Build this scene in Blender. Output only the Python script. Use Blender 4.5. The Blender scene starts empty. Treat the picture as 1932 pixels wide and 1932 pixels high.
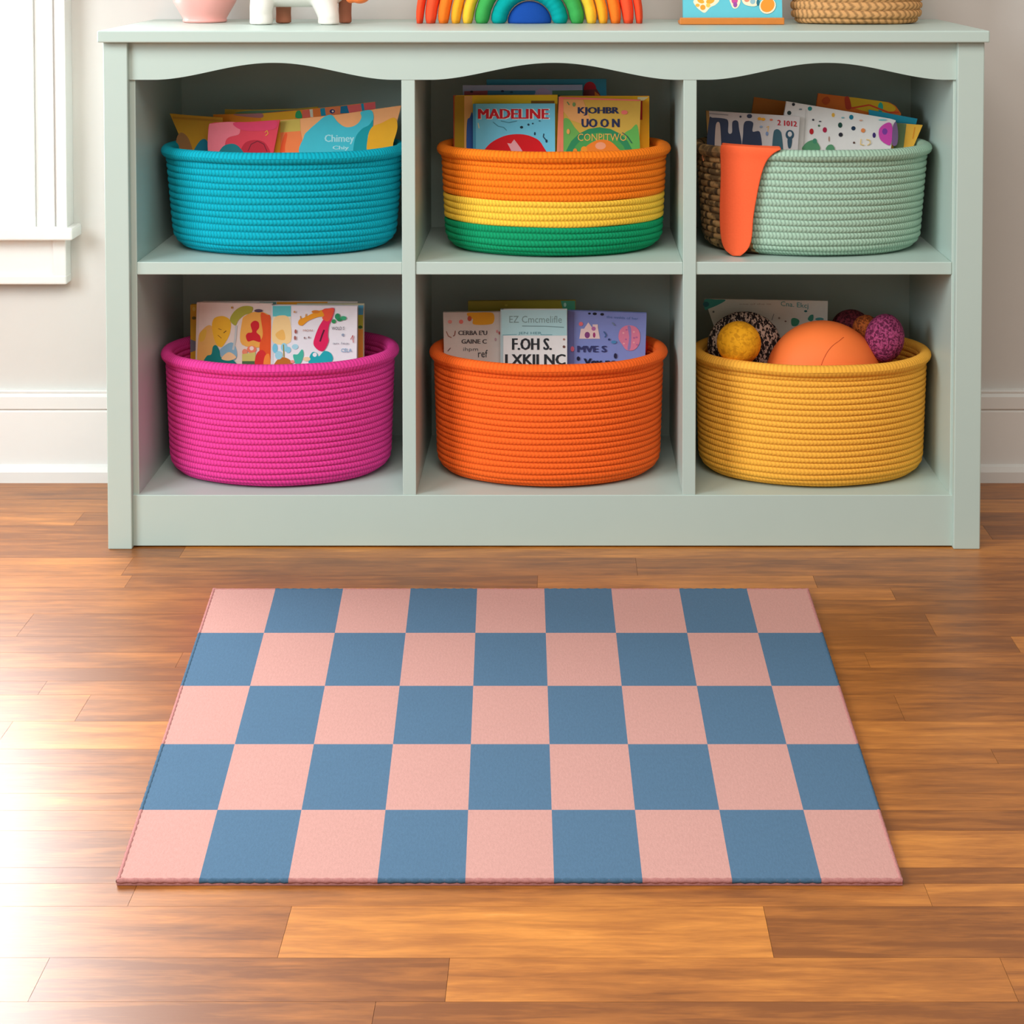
import bpy, bmesh, math, random
from mathutils import Vector, Matrix
from mathutils.geometry import tessellate_polygon

S = bpy.context.scene
COL = S.collection
PI = math.pi

# ------------------------------------------------------------------ camera, world, lights, exposure
F = 3250.0                       # focal length in pixels of the 1932 px frame
TILT = math.radians(2.2)
DIST = 2.54                      # camera to the cabinet front
PPX, PPY = 1060.0, -120.0 + F * math.tan(TILT)
ray0 = lambda px, py: Vector(((px - PPX) / F, math.cos(TILT) + math.sin(TILT) * (PPY - py) / F,
                              -math.sin(TILT) + math.cos(TILT) * (PPY - py) / F))
_d = ray0(1027, 1036.5)
CAMZ = -_d.z / _d.y * DIST
CAM = Vector((0, -DIST, CAMZ))

cam_data = bpy.data.cameras.new('camera')
cam = bpy.data.objects.new('camera', cam_data)
COL.objects.link(cam)
cam.location = CAM
cam.rotation_euler = (PI / 2 - TILT, 0, 0)
cam_data.sensor_width = 36
cam_data.lens = F / 1932 * 36
cam_data.shift_x = (966 - PPX) / 1932
cam_data.shift_y = (PPY - 966) / 1932
S.camera = cam

world = bpy.data.worlds.new('world')
S.world = world
world.use_nodes = True
bg = world.node_tree.nodes['Background']
bg.inputs[0].default_value = (1.0, 0.93, 0.83, 1)
bg.inputs[1].default_value = 0.35


def area(name, loc, target, sx, sy, energy, color):
    l = bpy.data.lights.new(name, 'AREA')
    l.shape = 'RECTANGLE'; l.size = sx; l.size_y = sy
    l.energy = energy; l.color = color
    o = bpy.data.objects.new(name, l)
    COL.objects.link(o)
    o.location = loc
    o.rotation_euler = (Vector(target) - Vector(loc)).to_track_quat('-Z', 'Y').to_euler()
    return o


area('daylight_window_light', (-2.2, -1.75, 1.6), (0.2, 0.0, 0.3), 1.4, 1.4, 68, (0.85, 0.955, 1.0))
area('ceiling_light', (-0.1, -2.2, 2.5), (0.05, 0.0, 0.3), 2.0, 1.4, 47, (1.0, 0.95, 0.885))

S.view_settings.view_transform = 'Standard'
S.view_settings.look = 'None'
S.view_settings.gamma = 1
S.view_settings.exposure = 0.0
S.view_settings.use_curve_mapping = False

random.seed(7)

# ------------------------------------------------------------------ helpers


def P(px, py, Y, k=0.0, zb=0.0):
    """point on the plane y = Y + k (z - zb) seen at a pixel of the photograph"""
    d = ray0(px, py)
    s = (Y - CAM.y + k * (CAM.z - zb)) / (d.y - k * d.z)
    return CAM + s * d


def FL(px, py, z=0.0):
    d = ray0(px, py)
    return CAM + d * ((z - CAM.z) / d.z)


def lin(c):
    return tuple(((v / 255) / 12.92 if v / 255 <= 0.04045 else ((v / 255 + 0.055) / 1.055) ** 2.4) for v in c)


def nodes_of(m):
    m.use_nodes = True
    nt = m.node_tree
    return nt, nt.nodes, nt.links, nt.nodes['Principled BSDF']


_cache = {}


def mat(c, rough=0.6, var=0.06, scale=60, spec=0.4, bump=0.0, name='paint'):
    """plain coloured surface with a faint procedural mottling"""
    key = (c, rough, var, scale, spec, bump)
    if key in _cache:
        return _cache[key]
    m = bpy.data.materials.new(name)
    nt, N, L, b = nodes_of(m)
    tc = N.new('ShaderNodeTexCoord')
    no = N.new('ShaderNodeTexNoise'); no.inputs['Scale'].default_value = scale; no.inputs['Detail'].default_value = 3
    mx = N.new('ShaderNodeMix'); mx.data_type = 'RGBA'
    r = lin(c)
    mx.inputs[6].default_value = (*[v * (1 - var) for v in r], 1)
    mx.inputs[7].default_value = (*[min(1, v * (1 + var)) for v in r], 1)
    L.new(tc.outputs['Object'], no.inputs['Vector'])
    L.new(no.outputs['Fac'], mx.inputs[0])
    L.new(mx.outputs[2], b.inputs['Base Color'])
    b.inputs['Roughness'].default_value = rough
    b.inputs['Specular IOR Level'].default_value = spec
    if bump:
        bp = N.new('ShaderNodeBump'); bp.inputs['Strength'].default_value = bump; bp.inputs['Distance'].default_value = 0.001
        L.new(no.outputs['Fac'], bp.inputs['Height']); L.new(bp.outputs['Normal'], b.inputs['Normal'])
    _cache[key] = m
    return m


def rope_mat(c, pitch=0.0052, dark=0.72, name='rope'):
    """twisted cord: a zigzag stitch along each coil, from the u (metres) and v (coil) coordinates"""
    m = bpy.data.materials.new(name)
    nt, N, L, b = nodes_of(m)
    uv = N.new('ShaderNodeUVMap'); sp = N.new('ShaderNodeSeparateXYZ')
    L.new(uv.outputs[0], sp.inputs[0])

    def M(op, a, bb=None):
        n = N.new('ShaderNodeMath'); n.operation = op
        for i, v in enumerate((a, bb)):
            if v is None: continue
            if isinstance(v, (int, float)): n.inputs[i].default_value = v
            else: L.new(v, n.inputs[i])
        return n.outputs[0]
    tc = N.new('ShaderNodeTexCoord')
    nz = N.new('ShaderNodeTexNoise'); nz.inputs['Scale'].default_value = 45; nz.inputs['Detail'].default_value = 4
    L.new(tc.outputs['Object'], nz.inputs['Vector'])
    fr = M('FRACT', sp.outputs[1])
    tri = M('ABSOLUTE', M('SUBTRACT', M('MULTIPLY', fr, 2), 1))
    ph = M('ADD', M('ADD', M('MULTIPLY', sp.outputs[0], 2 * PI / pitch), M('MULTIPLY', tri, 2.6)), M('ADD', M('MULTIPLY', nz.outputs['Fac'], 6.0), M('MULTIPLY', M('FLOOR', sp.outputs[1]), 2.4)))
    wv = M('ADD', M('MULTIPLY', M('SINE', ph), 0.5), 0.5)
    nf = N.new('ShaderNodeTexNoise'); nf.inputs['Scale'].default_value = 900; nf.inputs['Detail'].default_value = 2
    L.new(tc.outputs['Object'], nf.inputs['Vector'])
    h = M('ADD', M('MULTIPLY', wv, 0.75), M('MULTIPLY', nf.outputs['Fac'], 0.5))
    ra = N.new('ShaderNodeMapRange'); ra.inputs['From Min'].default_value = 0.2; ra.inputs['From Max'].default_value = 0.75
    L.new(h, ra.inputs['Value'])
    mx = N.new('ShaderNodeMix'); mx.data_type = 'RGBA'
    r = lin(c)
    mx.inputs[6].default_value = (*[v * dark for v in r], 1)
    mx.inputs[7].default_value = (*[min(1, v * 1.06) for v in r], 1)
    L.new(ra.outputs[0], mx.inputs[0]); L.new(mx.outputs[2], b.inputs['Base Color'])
    bp = N.new('ShaderNodeBump'); bp.inputs['Strength'].default_value = 0.4; bp.inputs['Distance'].default_value = 0.001
    L.new(h, bp.inputs['Height']); L.new(bp.outputs['Normal'], b.inputs['Normal'])
    b.inputs['Roughness'].default_value = 0.85
    b.inputs['Specular IOR Level'].default_value = 0.2
    return m


def wicker_mat():
    m = bpy.data.materials.new('wicker')
    nt, N, L, b = nodes_of(m)
    uv = N.new('ShaderNodeUVMap')
    br = N.new('ShaderNodeTexBrick')
    br.inputs['Scale'].default_value = 1.0
    br.inputs['Brick Width'].default_value = 0.035; br.inputs['Row Height'].default_value = 1.0
    br.inputs['Mortar Size'].default_value = 0.006; br.inputs['Mortar Smooth'].default_value = 0.6
    br.inputs['Color1'].default_value = (*lin((206, 164, 108)), 1)
    br.inputs['Color2'].default_value = (*lin((160, 118, 72)), 1)
    br.inputs['Mortar'].default_value = (*lin((70, 52, 32)), 1)
    L.new(uv.outputs[0], br.inputs['Vector'])
    tc = N.new('ShaderNodeTexCoord'); nz = N.new('ShaderNodeTexNoise'); nz.inputs['Scale'].default_value = 70
    L.new(tc.outputs['Object'], nz.inputs['Vector'])
    ra = N.new('ShaderNodeMapRange'); ra.inputs['From Min'].default_value = 0.4; ra.inputs['From Max'].default_value = 0.56
    L.new(nz.outputs['Fac'], ra.inputs['Value'])
    mx = N.new('ShaderNodeMix'); mx.data_type = 'RGBA'
    mx.inputs[6].default_value = (*lin((104, 80, 50)), 1)
    L.new(ra.outputs[0], mx.inputs[0]); L.new(br.outputs['Color'], mx.inputs[7]); L.new(mx.outputs[2], b.inputs['Base Color'])
    b.inputs['Roughness'].default_value = 0.8
    return m


def obj(name, bm, mats, parent=None, smooth=False):
    me = bpy.data.meshes.new(name)
    bmesh.ops.recalc_face_normals(bm, faces=bm.faces)
    if smooth:
        for f in bm.faces: f.smooth = True
    bm.to_mesh(me); bm.free()
    for m in (mats if isinstance(mats, (list, tuple)) else [mats]):
        me.materials.append(m)
    o = bpy.data.objects.new(name, me)
    COL.objects.link(o)
    if parent is not None:
        o.parent = parent
        o.matrix_parent_inverse = Matrix.Translation(-parent.location)
    return o


def thing(name, label, cat, loc, group=None):
    o = bpy.data.objects.new(name, None)
    o.empty_display_size = 0.05
    COL.objects.link(o)
    o.location = loc
    o['label'] = label; o['category'] = cat
    if group: o['group'] = group
    return o


def tag(o, label, cat, group=None):
    o['label'] = label; o['category'] = cat
    if group: o['group'] = group
    return o


def recentre(o):
    """move the origin of a single-mesh thing to its base"""
    vs = [v.co for v in o.data.vertices]
    c = Vector(((min(v.x for v in vs) + max(v.x for v in vs)) / 2, (min(v.y for v in vs) + max(v.y for v in vs)) / 2, min(v.z for v in vs)))
    o.data.transform(Matrix.Translation(-c)); o.location = c
    return o


def struct(o):
    o['kind'] = 'structure'
    return o


def box(bm, x0, x1, y0, y1, z0, z1, bev=0.0, mi=0):
    vs = [bm.verts.new((x, y, z)) for x in (x0, x1) for y in (y0, y1) for z in (z0, z1)]
    fs = [bm.faces.new([vs[i] for i in q]) for q in ((0, 1, 3, 2), (4, 6, 7, 5), (0, 4, 5, 1), (2, 3, 7, 6), (0, 2, 6, 4), (1, 5, 7, 3))]
    for f in fs: f.material_index = mi
    if bev:
        es = list({e for f in fs for e in f.edges})
        bmesh.ops.bevel(bm, geom=es, offset=bev, segments=2, profile=0.5, affect='EDGES')
    return bm


def Box(*a, **k):
    return box(bmesh.new(), *a, **k)


def sweep(bm, prof, x0, x1, mi=0):
    """profile [(y,z)...] closed, extruded along x"""
    a = [bm.verts.new((x0, y, z)) for y, z in prof]; b = [bm.verts.new((x1, y, z)) for y, z in prof]
    n = len(prof)
    for i in range(n):
        bm.faces.new((a[i], a[(i + 1) % n], b[(i + 1) % n], b[i])).material_index = mi
    bm.faces.new(a[::-1]).material_index = mi; bm.faces.new(b).material_index = mi
    return bm


def lathe(prof, n=64, sx=1.0, sy=1.0, centre=(0, 0, 0)):
    bm = bmesh.new()
    rings = []
    for r, z in prof:
        if r <= 1e-6:
            rings.append([bm.verts.new((centre[0], centre[1], centre[2] + z))])
        else:
            rings.append([bm.verts.new((centre[0] + r * sx * math.cos(2 * PI * i / n), centre[1] + r * sy * math.sin(2 * PI * i / n), centre[2] + z)) for i in range(n)])
    for a, b in zip(rings, rings[1:]):
        for i in range(n):
            j = (i + 1) % n
            if len(a) == 1 and len(b) == 1: continue
            if len(a) == 1: bm.faces.new((a[0], b[i], b[j]))
            elif len(b) == 1: bm.faces.new((a[i], b[0], a[j]))
            else: bm.faces.new((a[i], a[j], b[j], b[i]))
    return bm


def blob(parts, bm=None):
    bm = bm or bmesh.new()
    for c, r in parts:
        r = r if isinstance(r, (tuple, list)) else (r, r, r)
        bmesh.ops.create_icosphere(bm, subdivisions=3, radius=1, matrix=Matrix.Translation(c) @ Matrix.Diagonal((*r, 1)))
    return bm


def remesh(o, vox, it=4):
    m = o.modifiers.new('remesh', 'REMESH'); m.mode = 'VOXEL'; m.voxel_size = vox; m.use_smooth_shade = True
    s = o.modifiers.new('smooth', 'SMOOTH'); s.iterations = it; s.factor = 0.5
    return o


# ------------------------------------------------------------------ materials of the setting
def floor_mat():
    m = bpy.data.materials.new('hardwood')
    nt, N, L, b = nodes_of(m)
    uv = N.new('ShaderNodeUVMap')                       # u along the plank in metres, v across, with a per-plank shift
    at = N.new('ShaderNodeVertexColor'); at.layer_name = 'tone'
    sp = N.new('ShaderNodeSeparateColor'); L.new(at.outputs['Color'], sp.inputs[0])
    mp = N.new('ShaderNodeMapping'); mp.inputs['Scale'].default_value = (3.6, 34, 1)
    L.new(uv.outputs[0], mp.inputs['Vector'])
    g1 = N.new('ShaderNodeTexNoise'); g1.inputs['Scale'].default_value = 2.2; g1.inputs['Detail'].default_value = 6; g1.inputs['Roughness'].default_value = 0.6
    g1.inputs['Distortion'].default_value = 0.6
    L.new(mp.outputs[0], g1.inputs['Vector'])
    mp2 = N.new('ShaderNodeMapping'); mp2.inputs['Scale'].default_value = (30, 260, 1)
    L.new(uv.outputs[0], mp2.inputs['Vector'])
    g2 = N.new('ShaderNodeTexNoise'); g2.inputs['Scale'].default_value = 1.6; g2.inputs['Detail'].default_value = 3
    L.new(mp2.outputs[0], g2.inputs['Vector'])
    mp3 = N.new('ShaderNodeMapping'); mp3.inputs['Scale'].default_value = (3.4, 14, 1)
    L.new(uv.outputs[0], mp3.inputs['Vector'])
    g3 = N.new('ShaderNodeTexNoise'); g3.inputs['Scale'].default_value = 2.0; g3.inputs['Detail'].default_value = 3
    L.new(mp3.outputs[0], g3.inputs['Vector'])

    def M(op, a, bb):
        n = N.new('ShaderNodeMath'); n.operation = op
        for i, v in enumerate((a, bb)):
            if isinstance(v, (int, float)): n.inputs[i].default_value = v
            else: L.new(v, n.inputs[i])
        return n.outputs[0]
    t = M('ADD', M('MULTIPLY', g1.outputs['Fac'], 0.75), M('MULTIPLY', g2.outputs['Fac'], 0.22))
    t = M('ADD', t, M('MULTIPLY', g3.outputs['Fac'], 0.45))
    t = M('ADD', M('SUBTRACT', t, 0.71), M('MULTIPLY', sp.outputs[0], 0.62))
    cr = N.new('ShaderNodeValToRGB'); e = cr.color_ramp.elements
    e[0].position = 0.0; e[0].color = (*lin((126, 70, 24)), 1)
    e[1].position = 0.8; e[1].color = (*lin((240, 168, 92)), 1)
    k = e.new(0.25); k.color = (*lin((170, 102, 40)), 1)
    k = e.new(0.5); k.color = (*lin((210, 134, 56)), 1)
    L.new(t, cr.inputs[0]); L.new(cr.outputs[0], b.inputs['Base Color'])
    b.inputs['Roughness'].default_value = 0.44
    b.inputs['Specular IOR Level'].default_value = 0.5
    b.inputs['Coat Weight'].default_value = 0.45
    b.inputs['Coat Roughness'].default_value = 0.33
    bp = N.new('ShaderNodeBump'); bp.inputs['Strength'].default_value = 0.06; bp.inputs['Distance'].default_value = 0.001
    L.new(g2.outputs['Fac'], bp.inputs['Height']); L.new(bp.outputs['Normal'], b.inputs['Normal'])
    return m


def glow_mat(strength):
    m = bpy.data.materials.new('daylit_pane')
    nt, N, L, b = nodes_of(m)
    b.inputs['Base Color'].default_value = (0.9, 0.95, 1, 1)
    b.inputs['Roughness'].default_value = 0.1
    b.inputs['Emission Color'].default_value = (0.97, 0.985, 1, 1)
    b.inputs['Emission Strength'].default_value = strength
    return m


WALLP = mat((211, 207, 202), 0.75, 0.012, 30, 0.2, 0.05, 'wall_paint')
TRIM = mat((230, 229, 226), 0.4, 0.01, 20, 0.4, 0, 'trim_paint')
SAGE = mat((186, 203, 195), 0.42, 0.012, 25, 0.4, 0.0, 'sage_paint')

# ------------------------------------------------------------------ floor: one object, planks drawn as inset quads
YW = 0.338                                             # wall plane
ysp = [1018, 1052, 1086, 1109, 1132, 1158, 1201, 1231, 1260, 1285, 1311, 1361, 1413, 1441, 1497, 1529, 1567, 1637, 1667, 1710, 1807, 1890]
edges = [FL(1060, y).y for y in ysp]
while edges[0] < YW + 0.1: edges.insert(0, edges[0] + 0.062)
while edges[-1] > -3.0: edges.append(edges[-1] - 0.074)
XA, XB = -2.6, 2.6
# plank ends that can be read in the photograph: row (upper edge) -> pixels at mid row, and the tones between them
ends = {1052: [240], 1086: [242, 1014, 1538], 1109: [1685], 1311: [156], 1667: [250, 1751], 1710: [537, 1450], 1807: [73, 844, 1904]}
tones = {1052: [.62, .45], 1086: [.62, .36, .7, .42], 1109: [.66, .45], 1311: [.62, .45], 1667: [.5, .62, .72], 1710: [.52, .8, .34], 1807: [.55, .38, .66, .6],
         1158: None}
fb = bmesh.new()
uvl = fb.loops.layers.uv.new('UVMap'); tl = fb.loops.layers.color.new('tone')
base = [fb.verts.new(p) for p in ((XA, -3.0, -0.02), (XB, -3.0, -0.02), (XB, YW + 0.1, -0.02), (XA, YW + 0.1, -0.02))]
fb.faces.new(base).material_index = 1
rnd = random.Random(11)
for i, (ya, yb) in enumerate(zip(edges, edges[1:])):
    cuts, tn = None, None
    for y, e in zip(ysp, [FL(1060, y).y for y in ysp]):
        if abs(e - ya) < 1e-6 and y in ends:
            ym = (ya + yb) / 2
            zc = (ym - CAM.y)
            cuts = []
            for px in ends[y]:
                yy = ysp[ysp.index(y) + 1] if y != ysp[-1] else y + 80
                cuts.append(FL(px, (y + yy) / 2).x)
            tn = list(tones[y])
    if cuts is None:
        x = XA + rnd.uniform(0.2, 1.2); cuts = []
        while x < XB - 0.2:
            cuts.append(x); x += rnd.uniform(0.7, 1.5)
    else:
        x = cuts[-1] + rnd.uniform(0.7, 1.2)
        while x < XB - 0.2: cuts.append(x); x += rnd.uniform(0.7, 1.4)
        x = cuts[0] - rnd.uniform(0.7, 1.2)
        while x > XA + 0.2:
            cuts.insert(0, x); tn.insert(0, 0.5); x -= rnd.uniform(0.7, 1.4)
    xs = [XA] + cuts + [XB]
    prev = 0.5
    for j, (xa, xb) in enumerate(zip(xs, xs[1:])):
        g = 0.00018
        q = [(xa + g, yb + g), (xb - g, yb + g), (xb - g, ya - g), (xa + g, ya - g)]
        vs = [fb.verts.new((a, b_, 0)) for a, b_ in q]
        lo = [fb.verts.new((a, b_, -0.02)) for a, b_ in q]
        t = tn[j] if tn and j < len(tn) else min(0.9, max(0.15, rnd.gauss(0.52, 0.17)))
        su, sv = rnd.uniform(0, 50), rnd.uniform(0, 50)
        for fv in (vs, *[(lo[k], lo[(k + 1) % 4], vs[(k + 1) % 4], vs[k]) for k in range(4)]):
            f = fb.faces.new(fv)
            for l in f.loops:
                l[uvl].uv = (l.vert.co.x + su, l.vert.co.y + sv); l[tl] = (t, t, t, 1)
fl = struct(obj('floor', fb, [floor_mat(), mat((110, 64, 28), 0.9, name='plank_gap')]))

# ------------------------------------------------------------------ back wall with the window opening, skirting
WX1 = P(47, 300, 0.30).x                               # right side of the opening
WX0 = WX1 - 0.86
WZ0 = P(60, 430, 0.31).z                               # sill height
WZ1 = WZ0 + 1.25
wb = bmesh.new()
box(wb, XA, WX0, YW, YW + 0.14, 0, 2.6); box(wb, WX1, XB, YW, YW + 0.14, 0, 2.6)
box(wb, WX0, WX1, YW, YW + 0.14, 0, WZ0 - 0.02); box(wb, WX0, WX1, YW, YW + 0.14, WZ1, 2.6)
struct(obj('wall_back', wb, WALLP))

hb = P(100, 737, YW - 0.014).z


def skirting(name, x0, x1):
    y = YW
    t = hb
    pr = [(y, 0), (y - 0.026, 0), (y - 0.026, 0.018), (y - 0.022, 0.026), (y - 0.016, 0.029), (y - 0.016, t - 0.036), (y - 0.013, t - 0.032), (y - 0.018, t - 0.030), (y - 0.018, t - 0.010),
          (y - 0.012, t - 0.006), (y - 0.014, t - 0.002), (y - 0.010, t), (y, t)]
    struct(obj(name, sweep(bmesh.new(), pr, x0, x1), TRIM))


skirting('baseboard_left', XA, P(199, 560, 0).x - 0.0006)
skirting('baseboard_right', P(1853.5, 560, 0).x + 0.0006, XB)

win = bpy.data.objects.new('window_1', None); COL.objects.link(win); win.location = (WX1 - 0.43, YW, WZ0)
win['kind'] = 'structure'
YC = YW - 0.040                                        # casing face
cw = P(125, 300, YC).x - WX1                           # casing width


def casing(x0, x1, flip):
    bm = bmesh.new()
    w = x1 - x0
    steps = [(0, 0.10, 0.030), (0.10, 0.22, 0.036), (0.22, 0.30, 0.031), (0.30, 0.68, 0.034), (0.68, 0.76, 0.030), (0.76, 1.0, 0.040)]
    for a, b, d in steps:
        if flip: a, b = 1 - b, 1 - a
        box(bm, x0 + a * w, x0 + b * w, YW - d, YW, WZ0, WZ1 + (0.0), 0.0012)
    return bm


obj('casing', casing(WX1, WX1 + cw, False), TRIM, win)
obj('casing', casing(WX0 - cw, WX0, True), TRIM, win)
obj('head_casing', Box(WX0 - cw - 0.01, WX1 + cw + 0.01, YW - 0.044, YW, WZ1, WZ1 + 0.10, 0.003), TRIM, win)
xs1 = P(136, 445, YW - 0.054).x
stz = P(100, 454, YW - 0.054).z
obj('stool', Box(WX0 - cw - 0.02, xs1, YW - 0.054, YW + 0.06, stz, stz + 0.020, 0.003), TRIM, win)
apz0 = P(100, 537, YW - 0.03).z; apx = P(124, 500, YW - 0.03).x
ab = bmesh.new()
box(ab, WX0 - cw, apx, YW - 0.026, YW, apz0, stz, 0.002)
box(ab, WX0 - cw - 0.001, apx + 0.001, YW - 0.031, YW, apz0, apz0 + 0.016, 0.003)
box(ab, apx - 0.022, apx + 0.0005, YW - 0.030, YW, apz0, stz - 0.001, 0.002)
obj('apron', ab, TRIM, win)
sx0, sx1 = WX0, WX1
zr = WZ0 + 0.62
for (a, b, c, d, nm) in ((WX0, WX0 + 0.022, WZ0, WZ1, 'sash_stile'), (WX1 - 0.022, WX1, WZ0, WZ1, 'sash_stile'), (WX0 + 0.022, WX1 - 0.022, WZ0, WZ0 + 0.055, 'sash_rail'),
                         (WX0 + 0.022, WX1 - 0.022, zr - 0.02, zr + 0.02, 'meeting_rail'), (WX0 + 0.022, WX1 - 0.022, WZ1 - 0.04, WZ1, 'sash_rail')):
    obj(nm, Box(a, b, YW + 0.02, YW + 0.06, c, d, 0.002), TRIM, win)
GL = glow_mat(20.0)
for c, d in ((WZ0 + 0.055, zr - 0.02), (zr + 0.02, WZ1 - 0.04)):
    obj('pane', Box(WX0 + 0.022, WX1 - 0.022, YW + 0.038, YW + 0.042, c, d), GL, win)

# ------------------------------------------------------------------ rug
RC = [FL(*p, 0.006) for p in ((402, 1110.5), (1525, 1110.5), (1703, 1660), (220, 1660))]
rows = [1110.5, 1194, 1294, 1404, 1528, 1660]
rb = bmesh.new()
PINK = (193, 145, 137); BLUE = (80, 109, 135)


def cloth_mat(c, name):
    m = bpy.data.materials.new(name)
    nt, N, L, b = nodes_of(m)
    tc = N.new('ShaderNodeTexCoord')
    mp = N.new('ShaderNodeMapping'); mp.inputs['Scale'].default_value = (420, 150, 1)
    L.new(tc.outputs['Object'], mp.inputs[0])
    n1 = N.new('ShaderNodeTexNoise'); n1.inputs['Scale'].default_value = 1.0; n1.inputs['Detail'].default_value = 2
    L.new(mp.outputs[0], n1.inputs['Vector'])
    n2 = N.new('ShaderNodeTexNoise'); n2.inputs['Scale'].default_value = 700; n2.inputs['Detail'].default_value = 1
    L.new(tc.outputs['Object'], n2.inputs['Vector'])
    ad = N.new('ShaderNodeMath'); ad.operation = 'ADD'; L.new(n1.outputs['Fac'], ad.inputs[0]); L.new(n2.outputs['Fac'], ad.inputs[1])
    ra = N.new('ShaderNodeMapRange'); ra.inputs['From Min'].default_value = 0.7; ra.inputs['From Max'].default_value = 1.3
    L.new(ad.outputs[0], ra.inputs['Value'])
    mx = N.new('ShaderNodeMix'); mx.data_type = 'RGBA'; r = lin(c)
    mx.inputs[6].default_value = (*[v * 0.93 for v in r], 1); mx.inputs[7].default_value = (*[min(1, v * 1.06) for v in r], 1)
    L.new(ra.outputs[0], mx.inputs[0]); L.new(mx.outputs[2], b.inputs['Base Color'])
    b.inputs['Roughness'].default_value = 0.95; b.inputs['Specular IOR Level'].default_value = 0.1
    bp = N.new('ShaderNodeBump'); bp.inputs['Strength'].default_value = 0.25; bp.inputs['Distance'].default_value = 0.0008
    L.new(ad.outputs[0], bp.inputs['Height']); L.new(bp.outputs['Normal'], b.inputs['Normal'])
    return m


def rugpt(u, j):
    y = rows[j]
    t = (y - 1110.5) / (1660 - 1110.5)
    l, r = 402 + (220 - 402) * t, 1525 + (1703 - 1525) * t
    return FL(l + (r - l) * u, y, 0.006)


# the outer columns are a little narrower than the others
us = [0.0, 0.105, 0.2185, 0.332, 0.4437, 0.5565, 0.669, 0.783, 0.8965, 1.0]
grid = [[rb.verts.new(rugpt(u, j)) for u in us] for j in range(6)]
for j in range(5):
    for i in range(9):
        rb.faces.new((grid[j][i], grid[j + 1][i], grid[j + 1][i + 1], grid[j][i + 1])).material_index = (i + j) % 2
ring = [grid[0][i] for i in range(10)] + [grid[j][9] for j in range(1, 6)] + [grid[5][i] for i in range(8, -1, -1)] + [grid[j][0] for j in range(4, 0, -1)]
low = [rb.verts.new((v.co.x, v.co.y, 0.0005)) for v in ring]
for i in range(len(ring)):
    j = (i + 1) % len(ring)
    rb.faces.new((ring[i], ring[j], low[j], low[i])).material_index = 2
rb.faces.new(low).material_index = 2
rug = thing('rug', 'pink and blue checkered rug lying flat on the wood floor', 'rug', ((RC[0] + RC[2]) / 2).xy.to_3d())
PM, BM_ = cloth_mat(PINK, 'pink_weave'), cloth_mat(BLUE, 'blue_weave')
EDGE = mat((176, 120, 116), 0.95, 0.25, 500, 0.1, 0.3, 'overlock_pink'); EDGEB = mat((70, 98, 122), 0.95, 0.25, 500, 0.1, 0.3, 'overlock_blue')
obj('checked_weave', rb, [PM, BM_, EDGE], rug)
# overlocked edge: a stitched roll along the border, coloured like the square next to it
bb = bmesh.new()
pts = [(grid_p, None) for grid_p in ()]
loop = [rugpt(u, 0) for u in us] + [rugpt(1, j) for j in range(1, 6)] + [rugpt(u, 5) for u in us[-2::-1]] + [rugpt(0, j) for j in range(4, 0, -1)]
cols = [i % 2 for i in range(9)] + [(8 + j) % 2 for j in range(5)] + [(i + 4) % 2 for i in range(8, -1, -1)] + [j % 2 for j in range(4, -1, -1)]
cen = sum(loop, Vector()) / len(loop)
for k in range(len(loop)):
    a, b_ = loop[k], loop[(k + 1) % len(loop)]
    d = (b_ - a); n = max(2, int(d.length / 0.004)); d.normalize()
    side = Vector((d.y, -d.x, 0))
    if side.dot(cen - a) > 0: side = -side
    prev = None
    for q in range(n + 1):
        p = a.lerp(b_, q / n)
        r = 0.0024 + 0.0004 * math.sin(q * 2.2)
        rg = [bb.verts.new(p - side * 0.0015 + side * r * math.cos(w) + Vector((0, 0, -0.0016 + r * math.sin(w)))) for w in [2 * PI * t / 8 for t in range(8)]]
        if prev:
            for t in range(8):
                bb.faces.new((prev[t], prev[(t + 1) % 8], rg[(t + 1) % 8], rg[t])).material_index = cols[k]
        prev = rg
obj('stitched_edge', bb, [EDGE, EDGEB], rug, True)

# ------------------------------------------------------------------ storage cabinet
X = lambda px, py=560, Y=0.0: P(px, py, Y).x
Z = lambda py, Y=0.0: P(1027, py, Y).z
YB = 0.322
xl0, xl1 = X(199), X(244.5)
xr0, xr1 = X(1803), X(1853.5)
ztop0, ztop1 = Z(80.5, -0.014), Z(58, -0.014)
cab = thing('storage_cabinet', 'sage green six-cubby storage cabinet with a scalloped valance against the wall', 'cabinet', ((xl0 + xr1) / 2, 0.16, 0))
obj('top_board', Box(X(183, 69, -0.014), X(1868, 69, -0.014), -0.014, YW - 0.001, ztop0, ztop1, 0.002), SAGE, cab)
for a, b in ((xl0, xl1), (xr0, xr1)):
    obj('corner_post', Box(a, b, 0, 0.045, 0, ztop0 - 0.0005, 0.0015), SAGE, cab)
    obj('corner_post', Box(a, b, YB - 0.03, YB + 0.012, 0, ztop0 - 0.0005, 0.0015), SAGE, cab)
yi = 0.009                                             # inset of the panels behind the posts
xs_l, xs_r = X(258, 560, yi), X(1796, 560, yi)
zb1 = Z(934, yi); zb0 = Z(1030, yi)
obj('side_panel', Box(xl0 + 0.004, xs_l, yi + 0.004, YB, zb0, ztop0 - 0.0005, 0.001), SAGE, cab)
obj('side_panel', Box(xs_r, xr1 - 0.004, yi + 0.004, YB, zb0, ztop0 - 0.0005, 0.001), SAGE, cab)
obj('back_panel', Box(xl0 + 0.01, xr1 - 0.01, YB, YB + 0.008, zb0, ztop0 - 0.0005), SAGE, cab)
obj('plinth', Box(xl1 - 0.002, xr0 + 0.002, yi, yi + 0.018, zb0, zb1, 0.001), SAGE, cab)
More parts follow.
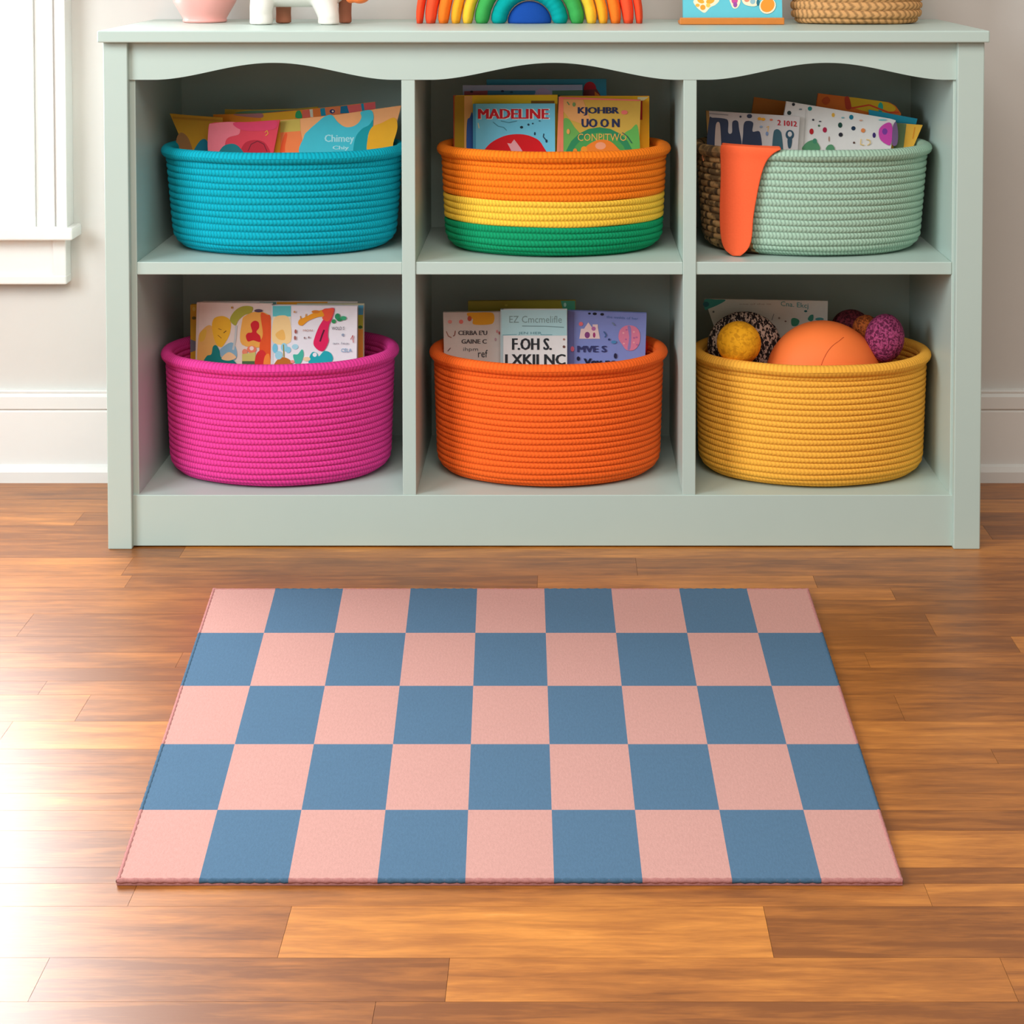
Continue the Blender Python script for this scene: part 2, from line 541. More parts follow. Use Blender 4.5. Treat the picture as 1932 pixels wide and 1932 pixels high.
obj('bottom_shelf', Box(xs_l - 0.001, xs_r + 0.001, yi + 0.018, YB, zb1 - 0.02, zb1 - 0.001), SAGE, cab)
dv = [(X(758.5, 560, yi), X(784, 560, yi)), (X(1288.5, 560, yi), X(1313.5, 560, yi))]
for a, b in dv:
    obj('divider', Box(a, b, yi + 0.001, YB, zb1 - 0.0005, ztop0 - 0.0005, 0.001), SAGE, cab)
zs1, zs0 = Z(495, yi), Z(519, yi)
xsd = [xs_l] + [v for d in dv for v in d] + [xs_r]
for i in range(3):
    obj('shelf', Box(xsd[2 * i], xsd[2 * i + 1], yi + 0.003, YB, zs0, zs1, 0.0012), SAGE, cab)
# scalloped valance: three cosine arches in its lower edge
vb = bmesh.new()
vx0, vx1 = xl1 - 0.002, xr0 + 0.002
nv = 240
pk = [515, 1045, 1561]
low = []
for i in range(nv + 1):
    x = vx0 + (vx1 - vx0) * i / nv
    px = PPX + x / (yi + DIST) * F / 1.0
    y = 150.5
    for c in pk:
        h = 232 if c == 1045 else 225
        if abs(px - c) < h: y = 150.5 - 32 * (0.5 + 0.5 * math.cos(PI * (px - c) / h)) ** 0.9
    low.append((x, Z(y, yi)))
fr = [vb.verts.new((x, yi, z)) for x, z in low] + [vb.verts.new((vx1, yi, ztop0 - 0.0005)), vb.verts.new((vx0, yi, ztop0 - 0.0005))]
bk = [vb.verts.new((v.co.x, yi + 0.016, v.co.z)) for v in fr]
n = len(fr)
vb.faces.new(fr); vb.faces.new(bk[::-1])
for i in range(n): vb.faces.new((fr[i], bk[i], bk[(i + 1) % n], fr[(i + 1) % n]))
obj('valance', vb, SAGE, cab)


# ------------------------------------------------------------------ rope baskets
def coil_path(h, taper, rc, rr, rings, inner=False, thick=0.0):
    """points (offset from the top oval, height, coil coordinate) from the base edge up to the rim"""
    pts = []
    segs = [(-(taper + rc) - thick, thick)]
    for i in range(1, 9):
        w = PI / 2 * i / 8
        segs.append((-(taper + rc) - thick + (rc) * math.sin(w), thick + rc - rc * math.cos(w)))
    segs.append((-thick, h))
    ln = [0]
    for a, b in zip(segs, segs[1:]): ln.append(ln[-1] + math.hypot(b[0] - a[0], b[1] - a[1]))
    T = ln[-1]
    per = 7
    for i in range(rings * per + 1):
        s = T * i / (rings * per)
        k = max(j for j in range(len(ln) - 1) if ln[j] <= s + 1e-9)
        f = (s - ln[k]) / (ln[k + 1] - ln[k])
        o = segs[k][0] + (segs[k + 1][0] - segs[k][0]) * f; z = segs[k][1] + (segs[k + 1][1] - segs[k][1]) * f
        tx, tz = segs[k + 1][0] - segs[k][0], segs[k + 1][1] - segs[k][1]
        l = math.hypot(tx, tz); nx, nz = tz / l, -tx / l
        u = (i % per) / per * 2 - 1
        bmp = rr * math.sqrt(max(0, 1 - u * u)) if i % per else 0.0
        if inner: nx, nz = -nx, -nz
        pts.append((o + nx * bmp, z + nz * bmp, i / per))
    return pts


def coil_strip(bm, uvl, pts, C, a, b, th0=0.0, th1=2 * PI, n=168, close=None, wob=0.0, seed=0):
    full = abs(th1 - th0 - 2 * PI) < 1e-6
    m = n if full else n + 1
    R = (a + b) / 2
    rings = []
    for o, z, v in pts:
        row = []
        for i in range(m):
            t = th0 + (th1 - th0) * i / n
            w = wob * (math.sin(3 * t + v * 1.3 + seed) + 0.6 * math.sin(7 * t - v * 2.1 + seed * 2)) if 0 < z else 0
            row.append(bm.verts.new((C[0] + (a + o) * math.cos(t), C[1] + (b + o) * math.sin(t), C[2] + z + w)))
        rings.append(row)
    for q in range(len(pts) - 1):
        for i in range(n):
            j = (i + 1) % m if full else i + 1
            f = bm.faces.new((rings[q][i], rings[q][j], rings[q + 1][j], rings[q + 1][i])); f.smooth = True
            ts = (i, i + 1, i + 1, i); vv = (pts[q][2], pts[q][2], pts[q + 1][2], pts[q + 1][2])
            for l, tt, v_ in zip(f.loops, ts, vv): l[uvl].uv = ((th0 + (th1 - th0) * tt / n) * R, v_)
    if close == 'base' and full:
        f = bm.faces.new(rings[0])
        for l in f.loops: l[uvl].uv = (l.vert.co.x, 0.5)
    return rings


def roll(C, a, b, r, z, th0=0.0, th1=2 * PI, n=168):
    bm = bmesh.new(); uvl = bm.loops.layers.uv.new('UVMap')
    k = 14
    pts = [(r * math.cos(2 * PI * i / k), z + r * 0.95 * math.sin(2 * PI * i / k), 0.5 + 0.5 * i / k) for i in range(k + 1)]
    coil_strip(bm, uvl, pts, C, a, b, th0, th1, n, wob=0.0004)
    bmesh.ops.remove_doubles(bm, verts=bm.verts, dist=1e-5)
    return bm


def basket(label, pxl, pxr, pyrim, pytop, zbase, cy, b, rings, bands, rim_mat, taper=0.010, rc=0.022, group='rope baskets in the cubbies', ends=None):
    """bands: [(coil from, coil to, material)] bottom to top"""
    zc_l, zc_r = P(pxl, pyrim, cy), P(pxr, pyrim, cy)
    cx, aw = (zc_l.x + zc_r.x) / 2, (zc_r.x - zc_l.x) / 2
    rrim = 0.0095
    a_ = aw - rrim; b_ = b - rrim
    rr = 0.0032
    ztop = P(cx, 0, 0).z
    ztop = P(PPX, pytop, cy - b + rrim).z                # top of the roll at the front
    h = ztop - rrim - zbase
    C = (cx, cy, zbase)
    t = thing('rope_basket', label, 'basket', C, group)
    ao, bo = a_ - 0.001, b_ - 0.001
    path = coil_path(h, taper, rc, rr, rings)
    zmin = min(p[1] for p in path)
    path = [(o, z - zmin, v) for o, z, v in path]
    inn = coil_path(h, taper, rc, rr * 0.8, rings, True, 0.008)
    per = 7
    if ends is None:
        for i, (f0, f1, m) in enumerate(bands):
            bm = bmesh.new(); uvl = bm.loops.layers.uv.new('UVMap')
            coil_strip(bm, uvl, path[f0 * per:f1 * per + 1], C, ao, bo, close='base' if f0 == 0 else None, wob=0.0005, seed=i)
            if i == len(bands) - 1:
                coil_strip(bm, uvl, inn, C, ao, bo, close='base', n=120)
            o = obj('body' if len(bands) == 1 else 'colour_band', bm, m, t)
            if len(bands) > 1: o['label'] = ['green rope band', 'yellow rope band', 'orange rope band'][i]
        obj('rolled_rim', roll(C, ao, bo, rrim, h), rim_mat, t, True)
    else:
        th, wm = ends
        for nm, m, t0, t1 in (('body', bands[0][2], -PI + th, PI - th), ('wicker_end', wm, PI - th, PI + th)):
            bm = bmesh.new(); uvl = bm.loops.layers.uv.new('UVMap')
            coil_strip(bm, uvl, path, C, ao, bo, t0, t1, 130 if nm == 'body' else 40, wob=0.0005)
            coil_strip(bm, uvl, inn, C, ao, bo, t0, t1, 100 if nm == 'body' else 30)
            if nm == 'body':
                f = bm.faces.new([bm.verts.new((C[0] + (ao + path[0][0]) * math.cos(2 * PI * i / 60), C[1] + (bo + path[0][0]) * math.sin(2 * PI * i / 60), C[2] + 0.004)) for i in range(60)])
            o = obj(nm, bm, m, t)
            if nm != 'body': o['label'] = 'brown woven wicker end'
            o2 = obj('rolled_rim', roll(C, ao, bo, rrim, h, t0, t1, 130 if nm == 'body' else 40), rim_mat if nm == 'body' else wm, t, True)
            if nm != 'body': o2['label'] = 'brown wicker rim'
    return dict(root=t, C=C, a=ao - 0.012, b=bo - 0.012, h=h, ao=ao, bo=bo, floor=zbase + 0.0105 + 0.0005, taper=taper)


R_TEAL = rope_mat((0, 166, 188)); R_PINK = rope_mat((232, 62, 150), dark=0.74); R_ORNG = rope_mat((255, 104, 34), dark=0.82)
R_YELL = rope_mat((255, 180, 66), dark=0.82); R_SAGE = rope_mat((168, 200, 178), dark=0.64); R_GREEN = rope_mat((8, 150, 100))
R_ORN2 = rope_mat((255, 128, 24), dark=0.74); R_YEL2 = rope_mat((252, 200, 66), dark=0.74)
WICK = wicker_mat()
zf_lo, zf_up = zb1 - 0.001 + 0.0006, zs1 + 0.0006
B1 = basket('turquoise rope basket of soft magazines in the upper cubby by the window', 305, 770, 276, 288, zf_up, 0.152, 0.134, 16, [(0, 16, R_TEAL)], R_TEAL, taper=0.010, rc=0.03)
B2 = basket('orange, yellow and green striped rope basket in the upper middle cubby', 823, 1267, 272, 286, zf_up, 0.150, 0.134, 17, [(0, 6, R_GREEN), (6, 10, R_YEL2), (10, 17, R_ORN2)], R_ORN2, taper=0.006, rc=0.026)
B3 = basket('sage green rope basket with a brown wicker end in the upper cubby', 1303, 1758, 272, 283, zf_up, 0.146, 0.130, 17, [(0, 17, R_SAGE)], R_SAGE, taper=0.010, rc=0.026, ends=(math.acos(0.60), WICK))
B4 = basket('bright pink rope basket of picture books on the bottom shelf', 305, 754, 652, 688, zf_lo, 0.150, 0.136, 22, [(0, 22, R_PINK)], R_PINK, taper=0.006, rc=0.026)
B5 = basket('solid orange rope basket of story books in the bottom middle cubby', 809, 1261, 652, 688, zf_lo, 0.150, 0.136, 22, [(0, 22, R_ORNG)], R_ORNG, taper=0.005, rc=0.026)
B6 = basket('yellow rope basket holding toy balls on the bottom shelf', 1303, 1756, 652, 690, zf_lo, 0.148, 0.134, 22, [(0, 22, R_YELL)], R_YELL, taper=0.005, rc=0.026)

# a stitch on the wicker end
stb = bmesh.new()
sp = [P(1327 + 1.0 * math.sin(i), 280 + i * 4.2, 0.068 - 0.0) for i in range(6)]
blob([(p, (0.0016, 0.0012, 0.003)) for p in sp], stb)


# ------------------------------------------------------------------ books
def text_mesh(s, bold=0.0):
    cu = bpy.data.curves.new('lettering', 'FONT'); cu.body = s; cu.resolution_u = 2; cu.offset = bold
    o = bpy.data.objects.new('lettering', cu); COL.objects.link(o)
    bpy.context.view_layer.update()
    me = bpy.data.meshes.new_from_object(o.evaluated_get(bpy.context.evaluated_depsgraph_get()))
    vs = [v.co.copy() for v in me.vertices]; fs = [tuple(p.vertices) for p in me.polygons]
    bpy.data.objects.remove(o); bpy.data.curves.remove(cu); bpy.data.meshes.remove(me)
    return vs, fs


def smooth_loop(pts, n=6):
    out = []
    m = len(pts)
    for i in range(m):
        p0, p1, p2, p3 = (Vector(pts[(i + k - 1) % m]) for k in range(4))
        for j in range(n):
            t = j / n
            out.append(0.5 * ((2 * p1) + (-p0 + p2) * t + (2 * p0 - 5 * p1 + 4 * p2 - p3) * t * t + (-p0 + 3 * p1 - 3 * p2 + p3) * t ** 3))
    return [(v.x, v.y) for v in out]


class Sheet:
    """the plane of a cover: maps pixels of the photograph to points on a leaning plane that stands in a basket"""
    def __init__(s, Y0, k, zb): s.Y0, s.k, s.zb = Y0, k, zb; s.n = Vector((0, -1, k)).normalized()
    def pt(s, px, py, off=0.0): return P(px, py, s.Y0, s.k, s.zb) + s.n * off
    def xs(s, p): return p.x, (p.z - s.zb) * math.sqrt(1 + s.k ** 2)
    def back(s, x, t, off=0.0):
        c = 1 / math.sqrt(1 + s.k ** 2)
        return Vector((x, s.Y0 + s.k * t * c, s.zb + t * c)) + s.n * off


def draw(bm, pt, art, mats):
    """flat printed shapes: e ellipse, p polygon, b smooth blob, t text, l line"""
    off = 0.00025
    for a in art:
        off += 0.00006
        kind, col = a[0], a[-1]
        if col not in mats: mats.append(col)
        mi = mats.index(col)
        if kind == 'e':
            cx, cy, rx, ry = a[1:5]; rot = a[5] if len(a) > 6 else 0
            c, s_ = math.cos(rot), math.sin(rot)
            pl = [(cx + rx * math.cos(t) * c - ry * math.sin(t) * s_, cy + rx * math.cos(t) * s_ + ry * math.sin(t) * c) for t in [2 * PI * i / 20 for i in range(20)]]
        elif kind == 'p': pl = a[1]
        elif kind == 'b': pl = smooth_loop(a[1])
        elif kind == 'l':
            ps, w = a[1], a[2]
            for (x0, y0), (x1, y1) in zip(ps, ps[1:]):
                dx, dy = x1 - x0, y1 - y0; l = math.hypot(dx, dy) or 1; nx, ny = -dy / l * w / 2, dx / l * w / 2
                f = bm.faces.new([bm.verts.new(pt(x, y, off)) for x, y in ((x0 + nx, y0 + ny), (x1 + nx, y1 + ny), (x1 - nx, y1 - ny), (x0 - nx, y0 - ny))]); f.material_index = mi
            continue
        elif kind == 't':
            s_, x, y, w, h = a[1:6]; bold = a[6] if len(a) > 7 else 0.012; slope = a[7] if len(a) > 8 else 0.0
            vs, fs = text_mesh(s_, 0.0)
            x0, x1 = min(v.x for v in vs), max(v.x for v in vs); y0, y1 = min(v.y for v in vs), max(v.y for v in vs)
            nb = 1 + int(bold * 200 + 0.5)
            for q in range(nb):
                sx_ = (q - (nb - 1) / 2) * 0.55
                vv = [bm.verts.new(pt(x + sx_ + (v.x - x0) / (x1 - x0) * w, y - (v.y - y0) / (y1 - y0) * h + slope * (v.x - x0) / (x1 - x0) * w, off + q * 0.00001)) for v in vs]
                for f_ in fs:
                    try: bm.faces.new([vv[i] for i in f_]).material_index = mi
                    except ValueError: pass
            continue
        vs = [bm.verts.new(pt(x, y, off)) for x, y in pl]
        tris = tessellate_polygon([[v.co for v in vs]])
        for t in tris:
            try: bm.faces.new([vs[i] for i in t]).material_index = mi
            except ValueError: pass


def slab(sh, outline, o0, o1, inset=0.0, bm=None, mi=0):
    """outline [(x,t)...] on the sheet, solid between two offsets along its normal"""
    bm = bm or bmesh.new()
    if inset:
        cx = sum(p[0] for p in outline) / len(outline); ct = sum(p[1] for p in outline) / len(outline)
        hx = max(abs(p[0] - cx) for p in outline); ht = max(abs(p[1] - ct) for p in outline)
        outline = [(cx + (x - cx) * (1 - inset / hx), ct + (t - ct) * (1 - inset / ht)) for x, t in outline]
    a = [bm.verts.new(sh.back(x, t, o0)) for x, t in outline]; b = [bm.verts.new(sh.back(x, t, o1)) for x, t in outline]
    n = len(a)
    bm.faces.new(a).material_index = mi; bm.faces.new(b[::-1]).material_index = mi
    for i in range(n): bm.faces.new((a[i], b[i], b[(i + 1) % n], a[(i + 1) % n])).material_index = mi
    return bm


PAGE = mat((238, 228, 208), 0.8, 0.05, 300, 0.2, name='page_edges')


def book(B, label, top, cover, art=(), d=0.0, th=0.008, k=0.06, tl_bl=None, kind='picture_book', cat='book', group='books standing in the rope baskets', spine=None, back=None, lift=0.0):
    """top: pixel points of the upper edge from one side to the other; d: how far behind the basket's middle; tl_bl: pixel x of the two lower corners at the rim"""
    Y0 = B['C'][1] + d - k * 0.1
    sh = Sheet(Y0, k, B['floor'] + 0.001 + lift)
    tp = [sh.xs(sh.pt(*p)) for p in top]
    (x1, s1), (x2, s2) = tp[0], tp[-1]
    if tl_bl:
        (bx1, by1), (bx2, by2) = tl_bl
        q1, q2 = sh.xs(sh.pt(bx1, by1)), sh.xs(sh.pt(bx2, by2))
        e1 = (x1 + (q1[0] - x1) * s1 / (s1 - q1[1]), 0.0); e2 = (x2 + (q2[0] - x2) * s2 / (s2 - q2[1]), 0.0)
        bl, br = e1, e2
    else:
        u = Vector((x2 - x1, s2 - s1)).normalized()
        Ln = min(s1, s2) / u.x
        bl = (x1 + u.y * Ln, s1 - u.x * Ln); br = (x2 + u.y * Ln, s2 - u.x * Ln)
    # keep the hidden lower corners inside the basket's wall
    dy = sh.Y0 + k * 0.03 - B['C'][1]
    lim = (B['a'] - B['taper'] - 0.024) * math.sqrt(max(0.05, 1 - (abs(dy) + th) ** 2 / (B['b'] - B['taper'] - 0.02) ** 2))
    lm2 = (B['a'] - 0.001) * math.sqrt(max(0.05, 1 - (abs(dy) + th * 0.8) ** 2 / (B['b'] - 0.001) ** 2))
    cl = lambda p, m: (min(max(p[0], B['C'][0] - m), B['C'][0] + m), p[1])
    tm = B['h'] * 0.80 - 0.0105 - lift
    mid = lambda a, b: (a[0] + (b[0] - a[0]) * (a[1] - tm) / (a[1] - b[1]), tm)
    out = list(tp)
    if tm > 0.02:
        t2 = 0.030
        mid2 = lambda a, b: (a[0] + (b[0] - a[0]) * (a[1] - t2) / (a[1] - b[1]), t2)
        lm3 = lm2 - B['taper']
        out += [cl(mid(tp[-1], br), lm2)] + ([cl(mid2(tp[-1], br), lm3)] if br[1] < 0.02 else [])
        lft = ([cl(mid2(tp[0], bl), lm3)] if bl[1] < 0.02 else []) + [cl(mid(tp[0], bl), lm2)]
    else: lft = []
    bl, br = cl(bl, lim), cl(br, lim)
    out += [br, bl] + lft
    t = thing(kind, label, cat, sh.back((bl[0] + br[0]) / 2, 0, -th / 2), group)
    mats = [cover]
    ct = 0.0016 if th > 0.004 else 0.0006
    bm = slab(sh, out, 0, -ct)
    draw(bm, lambda x, y, o: sh.pt(x, y, o), art, mats)
    ml = [mat(c, 0.5, 0.05, 80, 0.3, name='printed_paper') for c in mats]
    me = obj('front_cover', bm, ml, t)
    obj('pages', slab(sh, out, -ct - 0.0001, -th + ct + 0.0001, 0.0025 if th > 0.004 else 0.0012), PAGE, t)
    obj('back_cover', slab(sh, out, -th + ct, -th), mat(back or cover, 0.5, 0.05, 80, 0.3, name='printed_paper'), t)
    if spine:
        e = out[0], (out[-1] if lft else bl)
        w = 0.003
        obj('spine', slab(sh, [(e[0][0] - w * 0.5, e[0][1]), (e[0][0] + w, e[0][1]), (e[1][0] + w, e[1][1]), (e[1][0] - w * 0.5, e[1][1])], 0.0003, -th - 0.0003), mat(spine, 0.5, 0.05, 80, 0.3, name='printed_paper'), t)
    return t


# --- turquoise basket: limp magazines
MG = 'magazines in the turquoise basket'
book(B1, 'olive magazine furthest back in the turquoise basket, only its upper edge showing', [(424, 206), (480, 207), (560, 205), (600, 201)], (196, 158, 36),
     [('b', [(445, 214), (470, 209), (520, 208), (560, 207), (590, 205), (590, 211), (520, 214)], (110, 150, 110)), ('b', [(500, 214), (540, 209), (590, 206), (596, 212)], (190, 60, 80))], d=0.052, th=0.003, kind='magazine', cat='magazine', group=MG)
book(B1, 'orange magazine with a striped upper edge slanting up behind the peach magazine', [(402, 216), (500, 214), (560, 208), (640, 200), (708, 192)], (250, 150, 24),
     [('p', [(493, 214), (560, 208.5), (556, 226), (493, 228)], (246, 180, 30)), ('b', [(440, 216), (470, 215), (494, 214), (494, 222), (462, 220)], (190, 120, 120)),
      ('b', [(558, 222), (559, 211), (566, 209), (570, 222)], (40, 170, 100)),
      ('p', [(570, 208), (584, 206.5), (586, 221), (571, 223)], (244, 110, 90)), ('p', [(584, 206.5), (590, 206), (591, 221), (586, 221)], (230, 225, 200)),
      ('p', [(590, 205.8), (604, 204.5), (606, 219), (591, 221)], (246, 130, 50)), ('p', [(604, 204.5), (613, 203.5), (615, 218), (606, 219)], (0, 150, 180)),
      ('p', [(613, 203.5), (642, 200.5), (645, 215), (615, 218)], (240, 130, 80)), ('e', 627, 210, 5, 4, (40, 50, 110)), ('e', 628, 210, 2, 2, (240, 220, 200)),
      ('p', [(643, 200.5), (655, 199), (659, 213), (642, 214)], (0, 120, 160)), ('p', [(655, 199), (681, 196), (684, 209), (659, 213)], (240, 105, 100)),
      ('p', [(681, 195.6), (686, 195), (688, 208), (683, 209)], (0, 150, 180)), ('p', [(686, 195), (708, 192.5), (709, 205), (688, 208)], (236, 95, 95))],
     d=0.036, th=0.003, kind='magazine', cat='magazine', group=MG, tl_bl=((408, 290), (700, 280)))
book(B1, 'ochre magazine fanning out furthest towards the window in the turquoise basket', [(320, 214), (350, 217), (420, 222)], (226, 162, 34),
     [('b', [(335, 290), (333, 262), (342, 250), (356, 262), (364, 295)], (176, 120, 70)), ('b', [(366, 290), (374, 270), (384, 262), (392, 268), (400, 290)], (20, 140, 170)),
      ('p', [(327, 224), (420, 230), (420, 226), (326, 220)], (206, 140, 30))], d=0.018, th=0.003, kind='magazine', cat='magazine', group=MG, tl_bl=((351, 285), (420, 285)))
book(B1, 'red and pink magazine at the front of the turquoise basket', [(393, 240), (396, 233), (405, 231), (470, 230), (528, 226)], (226, 62, 80),
     [('b', [(394, 290), (394, 240), (402, 233), (445, 231), (452, 252), (428, 262), (420, 292)], (242, 120, 135)), ('b', [(440, 232), (480, 231), (520, 228), (516, 244), (460, 246)], (226, 60, 100)),
      ('b', [(455, 300), (460, 272), (482, 264), (502, 272), (508, 300)], (190, 34, 54)), ('l', [(468, 285), (474, 272), (486, 266), (498, 272), (504, 286)], 1.6, (120, 20, 40)),
      ('b', [(414, 296), (420, 277), (438, 271), (452, 278), (460, 296)], (20, 120, 130)), ('l', [(500, 250), (504, 246), (506, 252), (501, 256)], 1.2, (240, 170, 60))],
     d=-0.014, th=0.003, kind='magazine', cat='magazine', group=MG, tl_bl=((392, 288), (516, 288)))
book(B1, 'peach and teal magazine at the front of the turquoise basket near the divider', [(513, 228), (566, 224), (640, 216), (700, 207), (757, 199)], (246, 166, 108),
     [('p', [(528, 228), (566, 224), (567, 248), (528, 250)], (208, 176, 80)), ('p', [(513, 228), (529, 227), (529, 292), (512, 292)], (250, 160, 40)),
      ('p', [(529, 250), (567, 247), (574, 292), (529, 292)], (250, 128, 70)), ('b', [(528, 290), (532, 268), (538, 252), (542, 254), (538, 275), (537, 290)], (250, 90, 40)),
      ('b', [(573, 295), (573, 259), (583, 245), (600, 230), (612, 220), (626, 217), (637, 230), (650, 239), (664, 239), (676, 232), (682, 221), (681, 211), (700, 208), (705, 222), (700, 240), (695, 250), (694, 295)], (66, 188, 204)),
      ('b', [(668, 295), (670, 262), (682, 244), (696, 236), (704, 226), (702, 246), (694, 256), (694, 295)], (0, 150, 160)),
      ('b', [(696, 292), (694, 260), (702, 240), (720, 232), (744, 222), (750, 240), (742, 270), (738, 292)], (240, 166, 30)),
      ('t', 'Chimey', 613, 272, 55, 18, (170, 222, 228)), ('t', 'Chiy', 628, 284, 30, 9, (170, 222, 228))],
     d=-0.002, th=0.003, kind='magazine', cat='magazine', group=MG, tl_bl=((512, 288), (738, 272)))

# --- striped basket
book(B2, 'tall teal book furthest back in the striped basket', [(918, 150), (1144, 149)], (52, 150, 184),
     [('e', 1113, 168, 12, 14, (196, 24, 44)), ('p', [(1101, 170), (1126, 168), (1134, 182), (1100, 182)], (130, 50, 50)), ('p', [(1122, 172), (1132, 180), (1122, 182)], (236, 130, 30))], d=0.046, th=0.010)
book(B2, 'pale lavender picture book with a row of tiny figures behind the yellow book', [(873, 161), (1099, 160)], (168, 180, 214),
     [('p', [(876, 172), (920, 171), (920, 182), (876, 182)], (170, 80, 90)), ('p', [(920, 171), (1010, 171), (1010, 182), (920, 182)], (60, 130, 170)), ('b', [(1010, 182), (1014, 170), (1024, 166), (1036, 171), (1042, 182)], (190, 170, 210)),
      ('p', [(1042, 171), (1099, 170), (1099, 182), (1042, 182)], (90, 130, 100)), ('e', 948, 172, 3, 2, (30, 50, 90)), ('e', 890, 173, 3, 2, (60, 20, 30)), ('e', 965, 174, 3, 2, (30, 90, 120))], d=0.033, th=0.010)
book(B2, 'olive yellow book wedged behind the blue book with red lettering', [(857, 180), (1052, 179)], (255, 210, 34),
     [('p', [(857.5, 181), (876, 181), (876, 292), (857.5, 292)], (186, 150, 16)), ('p', [(876, 181), (891, 181), (891, 292), (876, 292)], (246, 190, 110)),
      ('b', [(881, 292), (881, 232), (886, 222), (892, 216), (894, 292)], (50, 100, 180)), ('p', [(1002, 190), (1046, 190), (1046, 200), (1002, 200)], (150, 100, 30))], d=0.010, th=0.011, spine=(180, 60, 30))
book(B2, 'bright yellow book behind the green and orange book', [(1057, 181), (1225, 181)], (252, 186, 24),
     [('p', [(1203, 190), (1212, 190), (1212, 226), (1203, 226)], (190, 30, 30)), ('p', [(1203, 183), (1224, 183), (1214, 190), (1203, 190)], (230, 220, 170))], d=0.010, th=0.011, k=0.06, back=(240, 120, 110))
book(B2, 'sky blue picture book with red capital lettering', [(894, 196), (1047, 195.5)], (116, 204, 232),
     [('b', [(894, 330), (916, 280), (945, 259), (976, 253), (1004, 258), (1024, 275), (1040, 330)], (222, 16, 28)), ('p', [(957, 270), (964, 271), (970, 263), (977, 272), (982, 279), (990, 292), (968, 292), (962, 279)], (240, 170, 176)),
      ('t', 'MADELINE', 904.5, 225, 132, 20, 0.02, (250, 246, 240)), ('t', 'MADELINE', 903, 224, 131, 18.5, 0.024, (206, 14, 34)), ('l', [(902, 232), (904, 242)], 2, (220, 220, 180)),
      ('e', 984, 240, 3, 2.4, (20, 40, 50)), ('e', 997, 235, 2, 2, (20, 60, 80)), ('e', 1009, 252, 1.6, 3, (20, 60, 80)), ('l', [(1026, 252), (1025, 258), (1030, 264)], 1.8, (30, 60, 80)), ('e', 1031, 266, 2, 3, (30, 50, 70)),
      ('l', [(930, 230), (940, 238), (950, 240), (956, 246)], 1.0, (60, 130, 150)), ('e', 1005, 233, 1.5, 1.5, (30, 70, 90)), ('e', 1018, 228, 2, 1.2, (60, 120, 140)), ('l', [(945, 228), (960, 231), (975, 228)], 1.2, (70, 140, 160))], d=-0.006, th=0.011, spine=(70, 160, 196))
book(B2, 'orange and green picture book with dark blue lettering', [(1056, 182.5), (1209, 188)], (214, 172, 72),
     [('b', [(1064, 300), (1062, 232), (1072, 224), (1084, 240), (1098, 260), (1100, 300)], (110, 176, 84)), ('b', [(1160, 300), (1175, 256), (1190, 244), (1203, 238), (1204, 300)], (100, 180, 84)),
      ('p', [(1063, 188), (1100, 188), (1120, 242), (1076, 226), (1063, 210)], (232, 166, 100)), ('e', 1131, 304, 66, 64, (46, 140, 90)), ('e', 1131, 312, 56, 62, (80, 160, 80)),
      ('p', [(1056.5, 183), (1063, 183.5), (1063, 292), (1056.5, 292)], (244, 130, 100)), ('p', [(1056.5, 183), (1207, 188), (1207, 190.5), (1056.5, 186.5)], (244, 120, 110)),
      ('t', 'KJOHBR', 1091, 218, 76, 16, 0.02, 0.0, (36, 46, 84)), ('t', 'UO O N', 1098, 240, 70, 16, 0.02, 0.0, (36, 46, 84)), ('e', 1178, 212, 6, 4, (240, 120, 110)), ('l', [(1070, 192), (1074, 198)], 2, (90, 140, 90)), ('e', 1083, 197, 3, 4, (110, 150, 90)),
      ('t', 'CONPITWO', 1090, 266, 92, 14, 0.0, (236, 180, 90)), ('b', [(1096, 292), (1106, 276), (1128, 264), (1150, 266), (1166, 280), (1172, 292)], (244, 130, 40)), ('e', 1133, 275, 10, 7, (246, 160, 120)),
      ('e', 1102, 282, 6, 6, (250, 150, 40)), ('e', 1085, 285, 4, 5, (240, 140, 50)), ('e', 1072, 248, 3, 5, (240, 170, 90)), ('l', [(1174, 250), (1184, 258), (1192, 270)], 1.4, (30, 90, 90))], d=-0.008, th=0.011, spine=(240, 140, 100))

# --- sage basket
book(B3, 'plain rust orange book behind the navy-patterned book in the sage basket', [(1423, 183), (1520, 197)], (206, 118, 26), d=0.040, th=0.008)
book(B3, 'orange and yellow patterned book furthest back in the sage basket', [(1544, 176), (1610, 184), (1678, 193), (1690, 200), (1700, 214)], (224, 112, 30),
     [('b', [(1604, 200), (1600, 184), (1640, 188), (1676, 194), (1690, 206), (1670, 216), (1640, 212)], (222, 176, 30)), ('b', [(1596, 205), (1594, 184), (1602, 184), (1606, 204)], (190, 60, 30)),
      ('b', [(1658, 210), (1657, 198), (1662, 193), (1666, 200), (1664, 211)], (40, 170, 150)), ('l', [(1606, 204), (1640, 198), (1676, 212), (1696, 212)], 3, (220, 70, 30)), ('b', [(1550, 190), (1560, 182), (1566, 190), (1558, 198)], (200, 80, 20))], d=0.028, th=0.008, tl_bl=((1530, 270), (1690, 285)))
book(B3, 'small teal book leaning beside the orange patterned book', [(1640, 207), (1731, 224)], (30, 150, 180), d=0.018, th=0.006, tl_bl=((1640, 270), (1716, 280)))
book(B3, 'yellow book with a dark green spine at the wall end of the sage basket', [(1660, 230), (1741, 236)], (250, 186, 66),
     [('p', [(1690, 232), (1710, 234), (1702, 300), (1684, 300)], (110, 130, 90)), ('l', [(1726, 240), (1722, 262)], 2, (236, 150, 40))], d=0.007, th=0.007, tl_bl=((1650, 280), (1724, 275)))
D2 = [(1490, 232, 6, 5), ]
